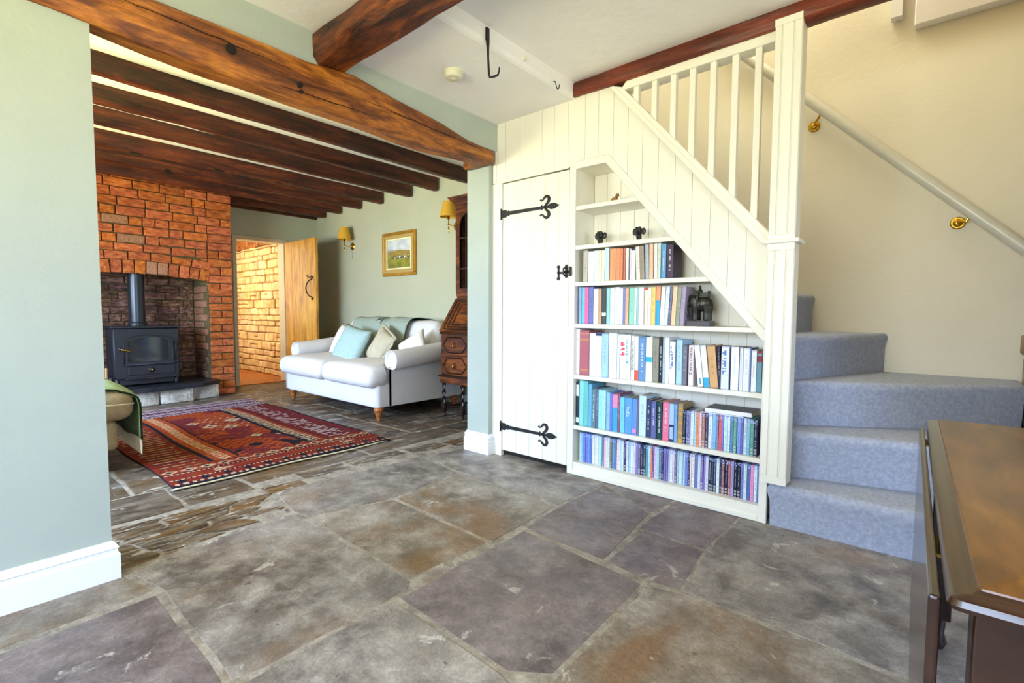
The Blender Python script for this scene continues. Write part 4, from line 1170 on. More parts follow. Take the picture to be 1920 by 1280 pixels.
SHN = {'A': 'upper book shelf from the door', 'B': 'second book shelf from the door', 'C': 'third book shelf from the door', 'D': 'fourth book shelf from the door', 'E': 'fourth shelf after the books', 'F': 'bottom shelf from the door'}
def place_row(rows, key, zs, kind='book', depth=.13, yf=PY+.012, start=1):
    rnd = random.Random(hash(key) % 97 + 3 if False else {'A': 3, 'B': 4, 'C': 5, 'D': 6, 'E': 8, 'F': 9}[key])
    n = start
    for r_ in rows:
        x0, x1, h, col, lean = r_[:5]; style = r_[5] if len(r_) > 5 else None
        txt = None
        if style in ('TO THE FRONTIER', 'WORLD WAR Z', 'India'): txt = style; style = 'plain'
        cn = colour_name(col)
        gap = .0006
        if lean:
            shift = math.tan(R(abs(lean)))*h*.5
            xa, xb = x0+gap, x1-gap
        else: xa, xb = x0+gap, x1-gap
        xa = max(xa, XL+.001)
        what = 'DVD case' if kind == 'dvd_case' else ('leaning book' if abs(lean) > 2 else 'book')
        extra = {'goldband': ' with gold bands', 'bluelow': ' with a blue foot', 'whiteband': ' with a white band', 'redlow': ' with a red foot', 'tealbox': ' with a teal square', 'navytop': ' with a navy top', 'redtext': ' with red lettering', 'whitelabel': ' with white labels'}.get(style, '')
        if txt: extra = {'India': ' with a white word', 'WORLD WAR Z': ' with black capitals', 'TO THE FRONTIER': ' with tall grey capitals'}[txt]
        lab = f'{cn} {what}{extra}, {ordinal(n)} on the {SHN[key]}'
        dep = depth*rnd.uniform(.9, 1.1) if kind == 'book' else depth
        o = spine_book(kind, xa, xb, yf+rnd.uniform(0, .006), zs, h, dep, col, lean, style, rnd, lab, 'book' if kind == 'book' else 'DVD', {'book': 'books', 'dvd_case': 'DVD cases'}[kind]+' on the '+SHN[key])
        if txt:
            xm = (xa+xb)/2
            if txt == 'India': text_on(o, 'India', .034, (xm, yf-.0006, zs+h*.62), 'e8f4fa')
            elif txt == 'TO THE FRONTIER': text_on(o, 'TO THE FRONTIER', .021, (xm, yf-.0006, zs+h*.56), '5a5a58')
            else: text_on(o, 'WORLD WAR Z', .021, (xm, yf-.0006, zs+h*.62), '3a2a3a')
        n += 1
    return n
place_row(ROW_A, 'A', 1.2495); place_row(ROW_B, 'B', .9835); place_row(ROW_C, 'C', .6535, depth=.15)
nD = place_row(ROW_D, 'D', .3235, depth=.15)
place_row([[a, b, .190, c, d] for a, b, h, c, d in ROW_E], 'E', .3235, 'dvd_case', .135, start=1)
DVD = 'c4ecf4 6ab4e8 4a6ad8 5a64d0 3c8ae0 2f5cc0 e4f0fa eadcf0 dff4f8 c0ecf0 5cb0d8 2a6a90 f4b8cc e4e4f4 d4f0f8 6a5448 3a9cc0 4a5cae f2e4f0 e8e0ea c8e4f4 d8f4fa 3c2f6a d4dcf4 9cd0f0 e8f0fa e6d8f2 7a70c4 4a4a80 26284a 283a5a 1f8aa0 b8e4f4 f0785c 5a3c88 dcc4f0 a4d8e8 243c80 2e2c68 5858b0 7868c8 c4ccf4 e4ecfa f0e4f4 4a3c8a a4d0d4 d8f0fa 8cd0f0 d8dcfa 4f78d0 262c60 f4d8e0 e8f0f0 5860b0 cfe4fa 5038a4 8c70c8 dcdcf4 16204a 28506a 3a3460 dff0fc 28305c 7a2e38 2c2040 a02c38 9c94d4 12182e 1c2240 6470c0 cceaf8 3058b0 e88ccc e4eefa 3c60b8'.split()
x = -1.722; rowF = []
rdv = random.Random(2)
tot = XR-.004-x; wds = [rdv.choice((.0145, .0145, .0145, .0095)) for _ in DVD]; k_ = tot/sum(wds)
for c, wd in zip(DVD, wds):
    rowF.append([x, x+wd*k_-.0004, .190, c, 0]); x += wd*k_
place_row(rowF, 'F', .0805, 'dvd_case', .135, yf=PY+.035)
# two books lying across the DVDs
for (x0, x1, y0, y1, z0, z1, c, lb) in ((-.935, -.715, PY+.02, PY+.165, .5145, .522, 'dce4fa', 'thin white book lying flat on the DVD cases, under a thicker one'), (-.91, -.675, PY+.015, PY+.17, .5225, .545, 'ececf4', 'white-spined book with a dark cover lying on top of a thinner one')):
    bm = nb(); box(bm, x0, x1, y0, y1, z0, z0+.002); box(bm, x0, x1, y0, y1, z1-.002, z1); box(bm, x0, x1, y0, y0+.003, z0+.002, z1-.002)
    n_ = len(bm.faces)
    bm.faces.ensure_lookup_table()
    top_c = lin('6a6870')
    o = colour_mesh('book', bm, [lin(c)]*6 + [top_c]*6 + [lin(c)]*6, 'vcol')
    b2 = nb(); box(b2, x0+.003, x1-.003, y0+.003, y1-.003, z0+.002, z1-.002); obj('pages', b2, 'pages', o)
    tag(o, lb, 'book', 'books lying flat on the fourth shelf')

def fuse(name, parts, voxel, m, parent=None, smooth=True):
    """one continuous body from overlapping ellipsoids ('e', centre, radii) and tapered tubes ('t', points, radii)."""
    bm = nb()
    for p in parts:
        if p[0] == 'e':
            mtx = Matrix.Translation(p[1]) @ (p[3] if len(p) > 3 else Matrix.Identity(4)) @ Matrix.Diagonal((p[2][0], p[2][1], p[2][2], 1))
            bmesh.ops.create_uvsphere(bm, u_segments=14, v_segments=9, radius=1, matrix=mtx)
        else: tube(bm, p[1], p[2], 9)
    me = bpy.data.meshes.new(name); bm.to_mesh(me); bm.free()
    t = bpy.data.objects.new(name+'_source', me); COL.objects.link(t)
    md = t.modifiers.new('r', 'REMESH'); md.mode = 'VOXEL'; md.voxel_size = voxel; md.use_smooth_shade = True
    ms = t.modifiers.new('s', 'SMOOTH'); ms.factor = .5; ms.iterations = 2
    dg = bpy.context.evaluated_depsgraph_get()
    me2 = bpy.data.meshes.new_from_object(t.evaluated_get(dg))
    bpy.data.objects.remove(t)
    b2 = nb(); b2.from_mesh(me2)
    return obj(name, b2, m, parent, smooth=smooth)

def V3(*a): return Vector(a)
# elephant heads on the second shelf
def elephant_head(cx, label, turn):
    z = 1.4812; cy = PY+.07
    e = fuse('elephant_ornament', [
        ('e', V3(cx, cy, z+.062), (.021, .024, .024)), ('e', V3(cx, cy+.008, z+.03), (.014, .016, .032)), ('e', V3(cx, cy+.004, z+.008), (.017, .018, .008)),
        ('t', [(cx, cy-.018, z+.058), (cx, cy-.028, z+.038), (cx+.002, cy-.026, z+.018), (cx+.003, cy-.020, z+.004)], [.0095, .0075, .006, .005]),
        ('e', V3(cx-.028, cy+.004, z+.058), (.016, .006, .022)), ('e', V3(cx+.028, cy+.004, z+.058), (.016, .006, .022)),
        ('e', V3(cx-.009, cy-.01, z+.078), (.010, .011, .009)), ('e', V3(cx+.009, cy-.01, z+.078), (.010, .011, .009)),
    ], .0028, 'black_res')
    tag(e, label, 'ornament', 'elephant head ornaments')
elephant_head(-1.606, 'small black elephant head ornament nearer the cupboard door', 0)
elephant_head(-1.345, 'small black elephant head ornament nearer the sloping trim', 0)
cx, cy, z = -1.508, PY+.075, 1.7292
ct = fuse('cat_figurine', [('e', V3(cx-.012, cy, z+.018), (.020, .014, .019)), ('e', V3(cx+.004, cy, z+.028), (.012, .011, .018)), ('e', V3(cx+.016, cy-.002, z+.045), (.011, .010, .010)),
        ('t', [(cx+.009, cy-.004, z+.050), (cx+.008, cy-.005, z+.062)], [.005, .001]), ('t', [(cx+.021, cy-.004, z+.050), (cx+.023, cy-.005, z+.062)], [.005, .001]),
        ('t', [(cx+.008, cy-.004, z+.02), (cx+.012, cy-.006, z+.002)], [.006, .005]), ('t', [(cx-.028, cy, z+.01), (cx-.02, cy-.014, z+.006), (cx-.004, cy-.015, z+.006)], [.004, .004, .003])], .0024, 'cat_res')
tag(ct, 'tiny ginger-brown cat figurine alone on the topmost shelf', 'ornament')

# ridden elephant on a grey plinth
el = thing('elephant_statue', 'dark bronze ridden elephant statue on a grey stone plinth beside the books', 'statue', (-.985, PY+.08, .983))
bm = nb(); box(bm, -1.036, -.905, PY+.035, PY+.125, .9835, 1.012, .002); obj('plinth', bm, 'plinth', el)
ex, ey, ez = -.970, PY+.08, 1.012
def leg(x, y): return ('t', [(x, y, ez+.085), (x, y, ez+.04), (x, y, ez+.002)], [.024, .0175, .0185])
fuse('elephant_body', [
    ('e', V3(ex+.01, ey, ez+.095), (.054, .038, .044)), ('e', V3(ex-.036, ey-.012, ez+.110), (.030, .029, .034)),
    ('e', V3(ex-.048, ey-.012, ez+.134), (.016, .016, .012)),
    leg(ex-.022, ey-.022), leg(ex-.022, ey+.018), leg(ex+.038, ey-.018), leg(ex+.038, ey+.018),
    ('t', [(ex-.062, ey-.020, ez+.105), (ex-.070, ey-.026, ez+.075), (ex-.066, ey-.028, ez+.045), (ex-.058, ey-.026, ez+.018)], [.012, .009, .007, .006]),
    ('e', V3(ex-.026, ey-.040, ez+.104), (.020, .006, .026)), ('e', V3(ex-.024, ey+.018, ez+.106), (.018, .006, .026)),
    ('t', [(ex-.056, ey-.030, ez+.09), (ex-.066, ey-.045, ez+.078)], [.004, .0015]),
    ('t', [(ex+.058, ey, ez+.105), (ex+.066, ey, ez+.08), (ex+.064, ey, ez+.055)], [.005, .003, .003]),
], .0034, 'bronze', el)
fuse('rider', [('e', V3(ex-.005, ey, ez+.158), (.013, .014, .022)), ('e', V3(ex-.006, ey-.002, ez+.187), (.008, .008, .010)),
    ('t', [(ex-.004, ey-.008, ez+.150), (ex-.010, ey-.036, ez+.130), (ex-.006, ey-.038, ez+.105)], [.009, .007, .005]), ('t', [(ex-.004, ey+.008, ez+.150), (ex-.010, ey+.034, ez+.130)], [.009, .007]),
    ('t', [(ex-.006, ey-.012, ez+.168), (ex-.024, ey-.014, ez+.152)], [.005, .004]), ('t', [(ex-.006, ey+.012, ez+.168), (ex-.024, ey+.010, ez+.152)], [.005, .004])], .0028, 'bronze', el)
bm = nb(); box(bm, ex-.022, ex+.045, ey-.024, ey+.024, ez+.130, ez+.142, .002)
for sx in (-1, 1):
    box(bm, ex, ex+.045, ey+sx*.020-.002, ey+sx*.020+.002, ez+.14, ez+.156, .001)
box(bm, ex+.042, ex+.046, ey-.022, ey+.022, ez+.14, ez+.165, .001)
obj('howdah', bm, 'bronze', el)

# ================================================================== CEILING THINGS
o_ = thing('ceiling_hook', 'long black wrought-iron hook hanging from the step in the white ceiling', 'hook', (-1.74, 1.85, 2.24))
bm = nb(); box(bm, -1.750, -1.742, 1.835, 1.860, 2.41, 2.475, .002); box(bm, -1.750, -1.738, 1.84, 1.856, 2.385, 2.41, .002)
tube(bm, [(-1.744, 1.848, 2.40), (-1.744, 1.85, 2.33), (-1.744, 1.857, 2.245)], [.008, .0055, .0055], 8); obj('shank', bm, 'iron', o_)
bm = nb(); tube(bm, [(-1.744, 1.857, 2.25), (-1.744, 1.862, 2.238), (-1.742, 1.89, 2.250), (-1.740, 1.918, 2.268), (-1.740, 1.928, 2.29), (-1.740, 1.930, 2.312)], [.0055, .006, .0055, .0055, .004, .003], 8); obj('hook_foot', bm, 'iron', o_)
bm = nb(); hx, hy = -1.738, 2.425
tube(bm, [(hx-.02, hy, 2.420), (hx-.004, hy, 2.415), (hx, hy, 2.405)] + [(hx+.002, hy+.016-.016*math.cos(a), 2.398-.022*math.sin(a)) for a in [math.pi*i/7 for i in range(8)]] + [(hx+.002, hy+.036, 2.410)], .0028, 7)
tag(obj('cup_hook', bm, 'iron', smooth=True), 'small dark curled cup hook in the ceiling near the slim beam', 'hook')
bm = nb(); lathe(bm, [(.013, 0), (.014, .006), (.010, .012), (.005, .016)], (-1.752, 2.14, 2.438), 14, 'x'); tag(obj('ceiling_rose', bm, 'plastic', smooth='auto'), 'tiny white nub on the ceiling step between the two black hooks', 'fitting')
sm = thing('smoke_alarm', 'round ivory smoke alarm on the white ceiling', 'smoke alarm', (-2.09, 1.935, 2.36))
bm = nb(); lathe(bm, [(.054, 0), (.054, -.010), (.050, -.014), (.050, -.030), (.044, -.037), (.028, -.039)], (-2.09, 1.935, 2.397), 28, 'z'); obj('housing', bm, 'plastic', sm, smooth='auto')
bm = nb(); lathe(bm, [(.016, 0), (.016, -.004), (.012, -.006)], (-2.09, 1.935, 2.359), 18, 'z'); obj('test_button', bm, 'plastic', sm, smooth='auto')

# ================================================================== STOVE AND HEARTH
he = thing('hearth', 'raised hearth of pale stone blocks under a black slate slab', 'hearth', (-6.8, 1.4, 0))
bm = nb(); prism(bm, [(-7.28, .63), (-7.28, 2.17), (-6.80, 2.17), (-6.80, 2.24), (-6.66, 2.25), (-6.50, 2.02), (-6.44, 1.6), (-6.46, .40), (-6.80, .40), (-6.80, .63)], 'z', .165, .218, .008); obj('slate_slab', bm, 'slate', he)
rh = random.Random(8); y = .42
edge = lambda y: -6.53 if y < 1.7 else -6.53-(y-1.7)*.28
bm = nb(); box(bm, -6.80, -6.70, .42, 2.2, 0, .165); obj('core', bm, 'mortar', he)
while y < 2.2:
    L_ = rh.uniform(.22, .42); y2 = min(2.235, y+L_)
    if 2.235-y2 < .1: y2 = 2.235
    bm = nb(); xx = edge((y+y2)/2); box(bm, -6.76, xx+rh.uniform(-.01, .012), y+.006, y2-.006, -.002, .163, .02, 2)
    for v in bm.verts: v.co += noise.noise_vector(v.co*9)*.010
    obj('stone', bm, 'stone_pale', he, smooth='auto'); y = y2

sv = thing('wood_stove', 'blue-black cast-iron wood-burning stove standing in the brick fireplace', 'stove', (-6.85, 1.52, .22))
X0 = -6.665
bm = nb(); prism(bm, [(1.235, .30), (1.805, .30), (1.825, .33), (1.825, .862), (1.215, .862), (1.215, .33)], 'x', -7.02, X0, .012); obj('body', bm, 'stove', sv, smooth='auto')
bm = nb(); box(bm, -7.04, X0+.018, 1.195, 1.845, .862, .884, .005, 2); obj('top_plate', bm, 'stove', sv)
bm = nb(); prism(bm, [(1.27, .235), (1.77, .235), (1.79, .30), (1.25, .30)], 'x', -7.0, X0-.03, .004); obj('ash_base', bm, 'stove', sv)
for (yy, xx) in ((1.245, X0-.04), (1.795, X0-.04), (1.245, -6.99), (1.795, -6.99)):
    bm = nb(); tube(bm, [(xx, yy, .31), (xx, yy, .26), (xx+(.02 if xx > -6.8 else -.02), yy, .219)], [.028, .020, .024], 8); obj('leg', bm, 'stove', sv, smooth=True)
def arch_pts(y0, y1, z0, z1, rise, n=10, cr=.0):
    pts = [(y0, z0), (y1, z0)]
    for i in range(n+1):
        t = i/n; yy = y1+(y0-y1)*t
        pts.append((yy, z1+rise*(1-abs(2*t-1)**2.6)))
    return pts
dr_o = arch_pts(1.295, 1.755, .455, .735, .055); dr_i = arch_pts(1.335, 1.715, .490, .715, .045)
bm = nb()
n_ = len(dr_o)
A = [bm.verts.new((X0+.028, p[0], p[1])) for p in dr_o]; B_ = [bm.verts.new((X0+.028, p[0], p[1])) for p in dr_i]
C_ = [bm.verts.new((X0-.004, p[0], p[1])) for p in dr_o]; D_ = [bm.verts.new((X0-.004, p[0], p[1])) for p in dr_i]
for i in range(n_):
    j = (i+1) % n_
    bm.faces.new((A[i], A[j], B_[j], B_[i])); bm.faces.new((A[i], C_[i], C_[j], A[j])); bm.faces.new((B_[i], B_[j], D_[j], D_[i]))
dor = obj('door', bm, 'stove', sv)
bm = nb(); prism(bm, dr_i, 'x', X0+.008, X0+.014); obj('glass', bm, 'stove_glass', dor)
bm = nb(); pts = [(X0+.030, p[0], p[1]) for p in arch_pts(1.30, 1.75, .46, .732, .053)]; tube(bm, pts+[pts[0]], .006, 6); obj('door_bead', bm, 'stove', dor, smooth=True)
bm = nb(); tube(bm, [(X0+.02, 1.275, .635), (X0+.055, 1.272, .635), (X0+.065, 1.285, .632), (X0+.07, 1.36, .605)], [.012, .009, .009, .007], 8); obj('handle', bm, 'brass', dor, smooth=True)
bm = nb(); lathe(bm, [(.016, 0), (.016, .02), (.010, .024)], (X0+.0, 1.272, .635), 12, 'x'); obj('latch_boss', bm, 'stove', dor)
for zz in (.475, .72):
    bm = nb(); box(bm, X0-.01, X0+.035, 1.752, 1.80, zz-.008, zz+.008, .002); obj('hinge', bm, 'stove', dor)
bm = nb(); tube(bm, [(X0+.022, 1.785, .46), (X0+.022, 1.785, .74)], .007, 8); obj('hinge_pin', bm, 'stove', dor, smooth=True)
bm = nb(); box(bm, X0-.002, X0+.016, 1.335, 1.775, .345, .445, .004); ash = obj('ash_door', bm, 'stove', sv)
for yy in (1.35, 1.76):
    bm = nb(); box(bm, X0+.014, X0+.022, yy-.006, yy+.006, .352, .438, .002); obj('rib', bm, 'stove', ash)
bm = nb(); lathe(bm, [(.030, 0), (.032, .006), (.026, .012), (.010, .014), (.010, .026), (.013, .030), (.008, .036)], (X0+.016, 1.545, .395), 18, 'x'); obj('air_wheel', bm, ['iron_grey'], ash, smooth='auto')
bm = nb(); lathe(bm, [(.009, 0), (.010, .006), (.004, .010)], (X0+.05, 1.545, .395), 12, 'x'); obj('knob', bm, 'brass', ash, smooth='auto')
bm = nb(); lathe(bm, [(.008, 0), (.009, .012), (.004, .016)], (X0-.03, 1.555, .287), 10, 'x'); obj('riddle_knob', bm, 'brass', sv, smooth='auto')
bm = nb(); box(bm, X0-.02, X0+.055, 1.30, 1.79, .302, .318, .003); obj('ash_lip', bm, 'stove', sv)
fl = thing('flue_pipe', 'dark enamelled flue pipe rising from the stove into the chimney', 'pipe', (-6.965, 1.50, .884))
bm = nb(); lathe(bm, [(.088, 0), (.088, .03), (.078, .04), (.078, 1.5)], (-6.965, 1.50, .884), 28, 'z'); obj('pipe', bm, 'stove_pipe', fl, smooth='auto')
bm = nb(); lathe(bm, [(.092, 0), (.092, .012), (.086, .018)], (-6.965, 1.50, .885), 28, 'z'); obj('collar', bm, 'stove_pipe', fl, smooth='auto')
bm = nb(); tube(bm, [(-6.66, 1.145, .219), (-6.68, 1.15, .33), (-6.695, 1.155, .44)], [.013, .012, .011], 7)
tag(obj('kindling_stick', bm, 'stick'), 'pale split wooden stick standing upright beside the stove', 'stick')

# ================================================================== SOFA
so = thing('sofa', 'white two-seat sofa with rolled arms and a loose cover by the sage wall', 'sofa', (-4.93, 3.2, 0))
bm = nb(); rbox(bm, (-4.925, 3.25, .245), (1.89, 1.12, .235), .02, 5); obj('base', bm, 'sofa', so, smooth=True)
for (x0, x1, nm) in ((-5.86, -4.895, 'l'), (-4.885, -3.955, 'r')):
    bm = nb(); rbox(bm, ((x0+x1)/2, 3.08, .428), (x1-x0, .98, .205), .088, 9, crown=.035, jit=.004, seed=x0)
    for v in bm.verts:
        if v.co.y > 2.815: v.co.x = max(-5.77, min(-4.08, v.co.x))
    obj('seat_cushion', bm, 'sofa', so, smooth=True)
for cx_, sg in ((-3.995, 1), (-5.855, -1)):
    bm = nb()
    rings = []
    for (yy, dz, sc_) in ((2.852, .0, .80), (2.835, 0, .90), (2.828, 0, 1.0), (2.845, 0, 1.05), (2.95, .005, 1), (3.2, .03, 1), (3.5, .06, 1), (3.75, .09, 1), (3.80, .09, .95)):
        ring_ = []
        zc = .585+dz; rr_ = .098*sc_
        # outer wall up, around the roll, inner wall down
        cxx = cx_+sg*.045
        pts = [(cx_+sg*.02, .14)]
        pts.append((cx_+sg*.02, .30)); pts.append((cx_+sg*.02, zc-rr_*.86))
        for i in range(17):
            a = R(-62)+R(300)*i/16
            pts.append((cxx+sg*rr_*math.cos(a), zc+rr_*math.sin(a)))
        pts.append((cx_-sg*.075, zc-.06)); pts.append((cx_-sg*.08, .40)); pts.append((cx_-sg*.08, .14))
        for p in pts: ring_.append(bm.verts.new((p[0], yy, p[1])))
        rings.append(ring_)
    N_ = len(rings[0])
    for a, b in zip(rings, rings[1:]):
        for i in range(N_): bm.faces.new((a[i], a[(i+1) % N_], b[(i+1) % N_], b[i]))
    bm.faces.new(rings[0]); bm.faces.new(rings[-1])
    obj('arm', bm, 'sofa', so, smooth='auto')
bm = nb(); rbox(bm, (-4.925, 3.72, .55), (1.80, .20, .74), .08, 7, jit=.004); obj('back', bm, 'sofa', so, smooth=True)
tilt = Matrix.Rotation(R(-13), 3, 'X')
for x0, x1 in ((-5.80, -4.93), (-4.92, -4.04)):
    bm = nb(); rbox(bm, ((x0+x1)/2, 3.56, .735), (x1-x0, .22, .46), .10, 8, jit=.008, seed=x1, xf=tilt); obj('back_cushion', bm, 'sofa', so, smooth=True)
for (xx, yy) in ((-4.02, 2.735), (-5.82, 2.76), (-4.02, 3.72), (-5.82, 3.72)):
    bm = nb(); lathe(bm, [(.018, 0), (.022, .01), (.020, .02), (.030, .055), (.034, .062), (.030, .070), (.046, .092), (.050, .108), (.044, .122), (.040, .135)], (xx, yy, 0), 18, 'z'); obj('leg', bm, 'sofa_leg', so, smooth=True)
# throw over the back
def sheet(fn, nu, nv, thick, m, name, parent=None):
    bm = nb(); top, bot = {}, {}
    P = [[Vector(fn(i/nu, j/nv)) for j in range(nv+1)] for i in range(nu+1)]
    for i in range(nu+1):
        for j in range(nv+1):
            du = P[min(i+1, nu)][j]-P[max(i-1, 0)][j]; dv = P[i][min(j+1, nv)]-P[i][max(j-1, 0)]
            nn = du.cross(dv).normalized()
            top[i, j] = bm.verts.new(P[i][j]); bot[i, j] = bm.verts.new(P[i][j]-nn*thick)
    for i in range(nu):
        for j in range(nv):
            bm.faces.new((top[i, j], top[i+1, j], top[i+1, j+1], top[i, j+1])); bm.faces.new((bot[i, j], bot[i, j+1], bot[i+1, j+1], bot[i+1, j]))
    for i in range(nu):
        bm.faces.new((top[i, 0], bot[i, 0], bot[i+1, 0], top[i+1, 0])); bm.faces.new((top[i, nv], top[i+1, nv], bot[i+1, nv], bot[i, nv]))
    for j in range(nv):
        bm.faces.new((top[0, j], top[0, j+1], bot[0, j+1], bot[0, j])); bm.faces.new((top[nu, j], bot[nu, j], bot[nu, j+1], top[nu, j+1]))
    return obj(name, bm, m, parent, smooth=True)
path = [(3.36, .50), (3.375, .60), (3.395, .72), (3.415, .84), (3.44, .93), (3.49, .972), (3.56, .985), (3.66, .975), (3.76, .962), (3.835, .93), (3.845, .85)]
def throw_fn(u, v):
    t = v*(len(path)-1); i = min(int(t), len(path)-2); f = t-i
    y = path[i][0]*(1-f)+path[i+1][0]*f; z = path[i][1]*(1-f)+path[i+1][1]*f
    x = -5.60+1.22*u + (.10*(1-v) if u < .5 else -.12*(1-v)**1)
    wv = .010*math.sin(u*16+v*5)+.007*noise.noise(Vector((u*6, v*6, 2)))
    dip = -.03*math.exp(-((x+4.925)/.05)**2)*(z > .8)
    return (x, y-.018-abs(wv)*.8, z+.012+wv*.4+dip)
t_ = sheet(throw_fn, 40, 26, .005, 'throw', 'throw_blanket'); tag(t_, 'sage-green throw draped over the back of the white sofa', 'blanket')
def rotp(lean, roll_, yaw_=0):
    return (Matrix.Rotation(R(yaw_), 3, 'Z') @ Matrix.Rotation(R(90-lean), 3, 'X') @ Matrix.Rotation(R(roll_), 3, 'Z'))
def scatter(c, w_, h_, t_2, rot, m, label, name='cushion', piping=None):
    bm = nb(); pillow(bm, c, w_, h_, t_2, rot, seed=c[0]*3)
    o = obj(name, bm, m, smooth=True); tag(o, label, 'cushion', 'scatter cushions on the white sofa')
    return o
scatter((-5.50, 3.24, .68), .42, .42, .14, rotp(22, -14), 'pillow_white', 'plain ivory scatter cushion by the far arm, partly behind the blue one')
pb = scatter((-5.03, 3.06, .675), .50, .46, .16, rotp(26, -10, 6), 'pillow_blue', 'large pale blue scatter cushion in the middle of the sofa')
pg = scatter((-4.64, 3.18, .665), .40, .42, .13, rotp(24, -22, -6), 'pillow_beige', 'beige scatter cushion with frilled edge leaning behind the blue one')
# frill on the beige cushion
bm = nb(); rot = rotp(24, -22, -6)
pts = []
for k in range(40):
    t = k/40*4; s_ = int(t); f = t-s_
    a, b = [(-1, -1), (1, -1), (1, 1), (-1, 1)][s_], [(1, -1), (1, 1), (-1, 1), (-1, -1)][s_]
    u_, v_ = a[0]+(b[0]-a[0])*f, a[1]+(b[1]-a[1])*f
    pts.append(Vector((-4.64, 3.18, .665)) + rot @ Vector((u_*.198, v_*.208, .01*math.sin(k*2.4))))
tube(bm, pts+[pts[0]], [.012+.004*(i % 2) for i in range(41)], 6); obj('frill', bm, 'pillow_beige', pg, smooth=True)
scatter((-4.13, 3.24, .66), .36, .36, .13, rotp(26, 34, 8), 'pillow_white', 'ivory scatter cushion tipped on its corner against the near arm')

# ================================================================== BUREAU BOOKCASE, ITS BOOKS, SCONCES, PICTURE
bu = thing('bureau', 'dark carved oak bureau with glazed bookcase top and barley-twist legs', 'bureau', (-3.36, 3.6, 0))
BX0, BX1 = -3.765, -2.97
def twist(cx_, cy_, z0, z1, r0, parent, name='leg', block=True):
    bm = nb(); n_ = 14; k = int((z1-z0)/.006); rings = []
    for i in range(k+1):
        z = z0+(z1-z0)*i/k
        rings.append([bm.verts.new((cx_+(r0+.006*math.cos(2*(2*math.pi*j/n_-z*42)))*math.cos(2*math.pi*j/n_), cy_+(r0+.006*math.cos(2*(2*math.pi*j/n_-z*42)))*math.sin(2*math.pi*j/n_), z)) for j in range(n_)])
    for a, b in zip(rings, rings[1:]):
        for j in range(n_): bm.faces.new((a[j], a[(j+1) % n_], b[(j+1) % n_], b[j]))
    bm.faces.new(rings[0]); bm.faces.new(rings[-1])
    box(bm, cx_-.022, cx_+.022, cy_-.022, cy_+.022, z0-.09, z0+.004, .003); box(bm, cx_-.022, cx_+.022, cy_-.022, cy_+.022, z1-.004, z1+.03, .003)
    lathe(bm, [(.012, 0), (.018, .012), (.012, .03), (.016, .045)], (cx_, cy_, z0-.135), 10)
    return obj(name, bm, 'bureau_deep', parent, smooth='auto')
for (xx, yy) in ((BX0+.03, 3.32), (BX0+.30, 3.32), (BX1-.30, 3.32), (BX1-.03, 3.32), (BX0+.03, 3.86), (BX1-.03, 3.86)):
    twist(xx, yy, .135, .34, .014, bu)
bm = nb()
tube(bm, [(BX0+.03, 3.34, .09), (BX0+.03, 3.84, .09)], .013, 8); tube(bm, [(BX0+.03, 3.86, .09), (BX1-.03, 3.86, .09)], .013, 8); tube(bm, [(BX0+.04, 3.34, .09), (BX0+.17, 3.5, .09), (BX0+.29, 3.34, .09)], .011, 8); obj('stretcher', bm, 'bureau_deep', bu, smooth='auto')
bm = nb(); box(bm, BX0, BX1, 3.285, SY-.03, .345, .41, .004); obj('apron', bm, 'bureau', bu)
bm = nb(); box(bm, BX0-.012, BX1+.012, 3.275, SY-.03, .405, .422, .004); obj('moulding', bm, 'bureau_deep', bu)
bm = nb(); box(bm, BX0-.005, BX1+.005, 3.285, SY-.03, .835, .85, .004); obj('moulding', bm, 'bureau_deep', bu)
bm = nb(); box(bm, BX0, BX1, 3.31, SY-.03, .42, .84, .003); obj('carcass', bm, 'bureau', bu)
for (z0, z1) in ((.432, .622), (.634, .826)):
    bm = nb(); box(bm, BX0+.02, BX1-.02, 3.296, 3.312, z0, z1, .003); d = obj('drawer', bm, 'bureau', bu)
    for xc in (BX0+.215, BX1-.215):
        zc = (z0+z1)/2; wd_, hd_ = .165, .075
        hexo = [(xc-wd_, zc), (xc-wd_*.62, zc+hd_), (xc+wd_*.62, zc+hd_), (xc+wd_, zc), (xc+wd_*.62, zc-hd_), (xc-wd_*.62, zc-hd_)]
        bm = nb(); pp = [(p[0], 3.294, p[1]) for p in hexo]; tube(bm, pp+[pp[0]], .0075, 4); obj('raised_moulding', bm, 'bureau_deep', d)
        bm = nb(); tube(bm, [(xc, 3.292, zc+.022), (xc, 3.275, zc+.018), (xc, 3.272, zc-.004), (xc, 3.272, zc-.026)], [.009, .005, .008, .011], 8); obj('drop_handle', bm, 'brass', d, smooth=True)
# sloping fall and sides
bm = nb(); prism(bm, [(3.285, .85), (3.525, 1.195), (3.525, 1.215), (SY-.03, 1.215), (SY-.03, .85)], 'x', BX0+.004, BX1-.004, .003); obj('desk_case', bm, 'bureau', bu)
def on_fall(t, off): return (3.285+.24*t-off*.82, .85+.345*t+off*.57)
bm = nb()
a, b, c, d_ = on_fall(.02, .004), on_fall(.98, .004), on_fall(.98, .016), on_fall(.02, .016)
prism(bm, [a, b, c, d_], 'x', BX0+.0, BX1-.0, .002); fall = obj('fall_front', bm, 'bureau', bu)
for ins in (.05, .10, .15):
    bm = nb(); t0, t1 = ins*1.3+.02, 1-ins*1.3-.02
    p0, p1 = on_fall(t0, .018), on_fall(t1, .018)
    pts = [(BX0+ins, *p0), (BX1-ins, *p0), (BX1-ins, *p1), (BX0+ins, *p1), (BX0+ins, *p0)]
    tube(bm, pts, .0055, 4); obj('raised_moulding', bm, 'bureau_deep', fall)
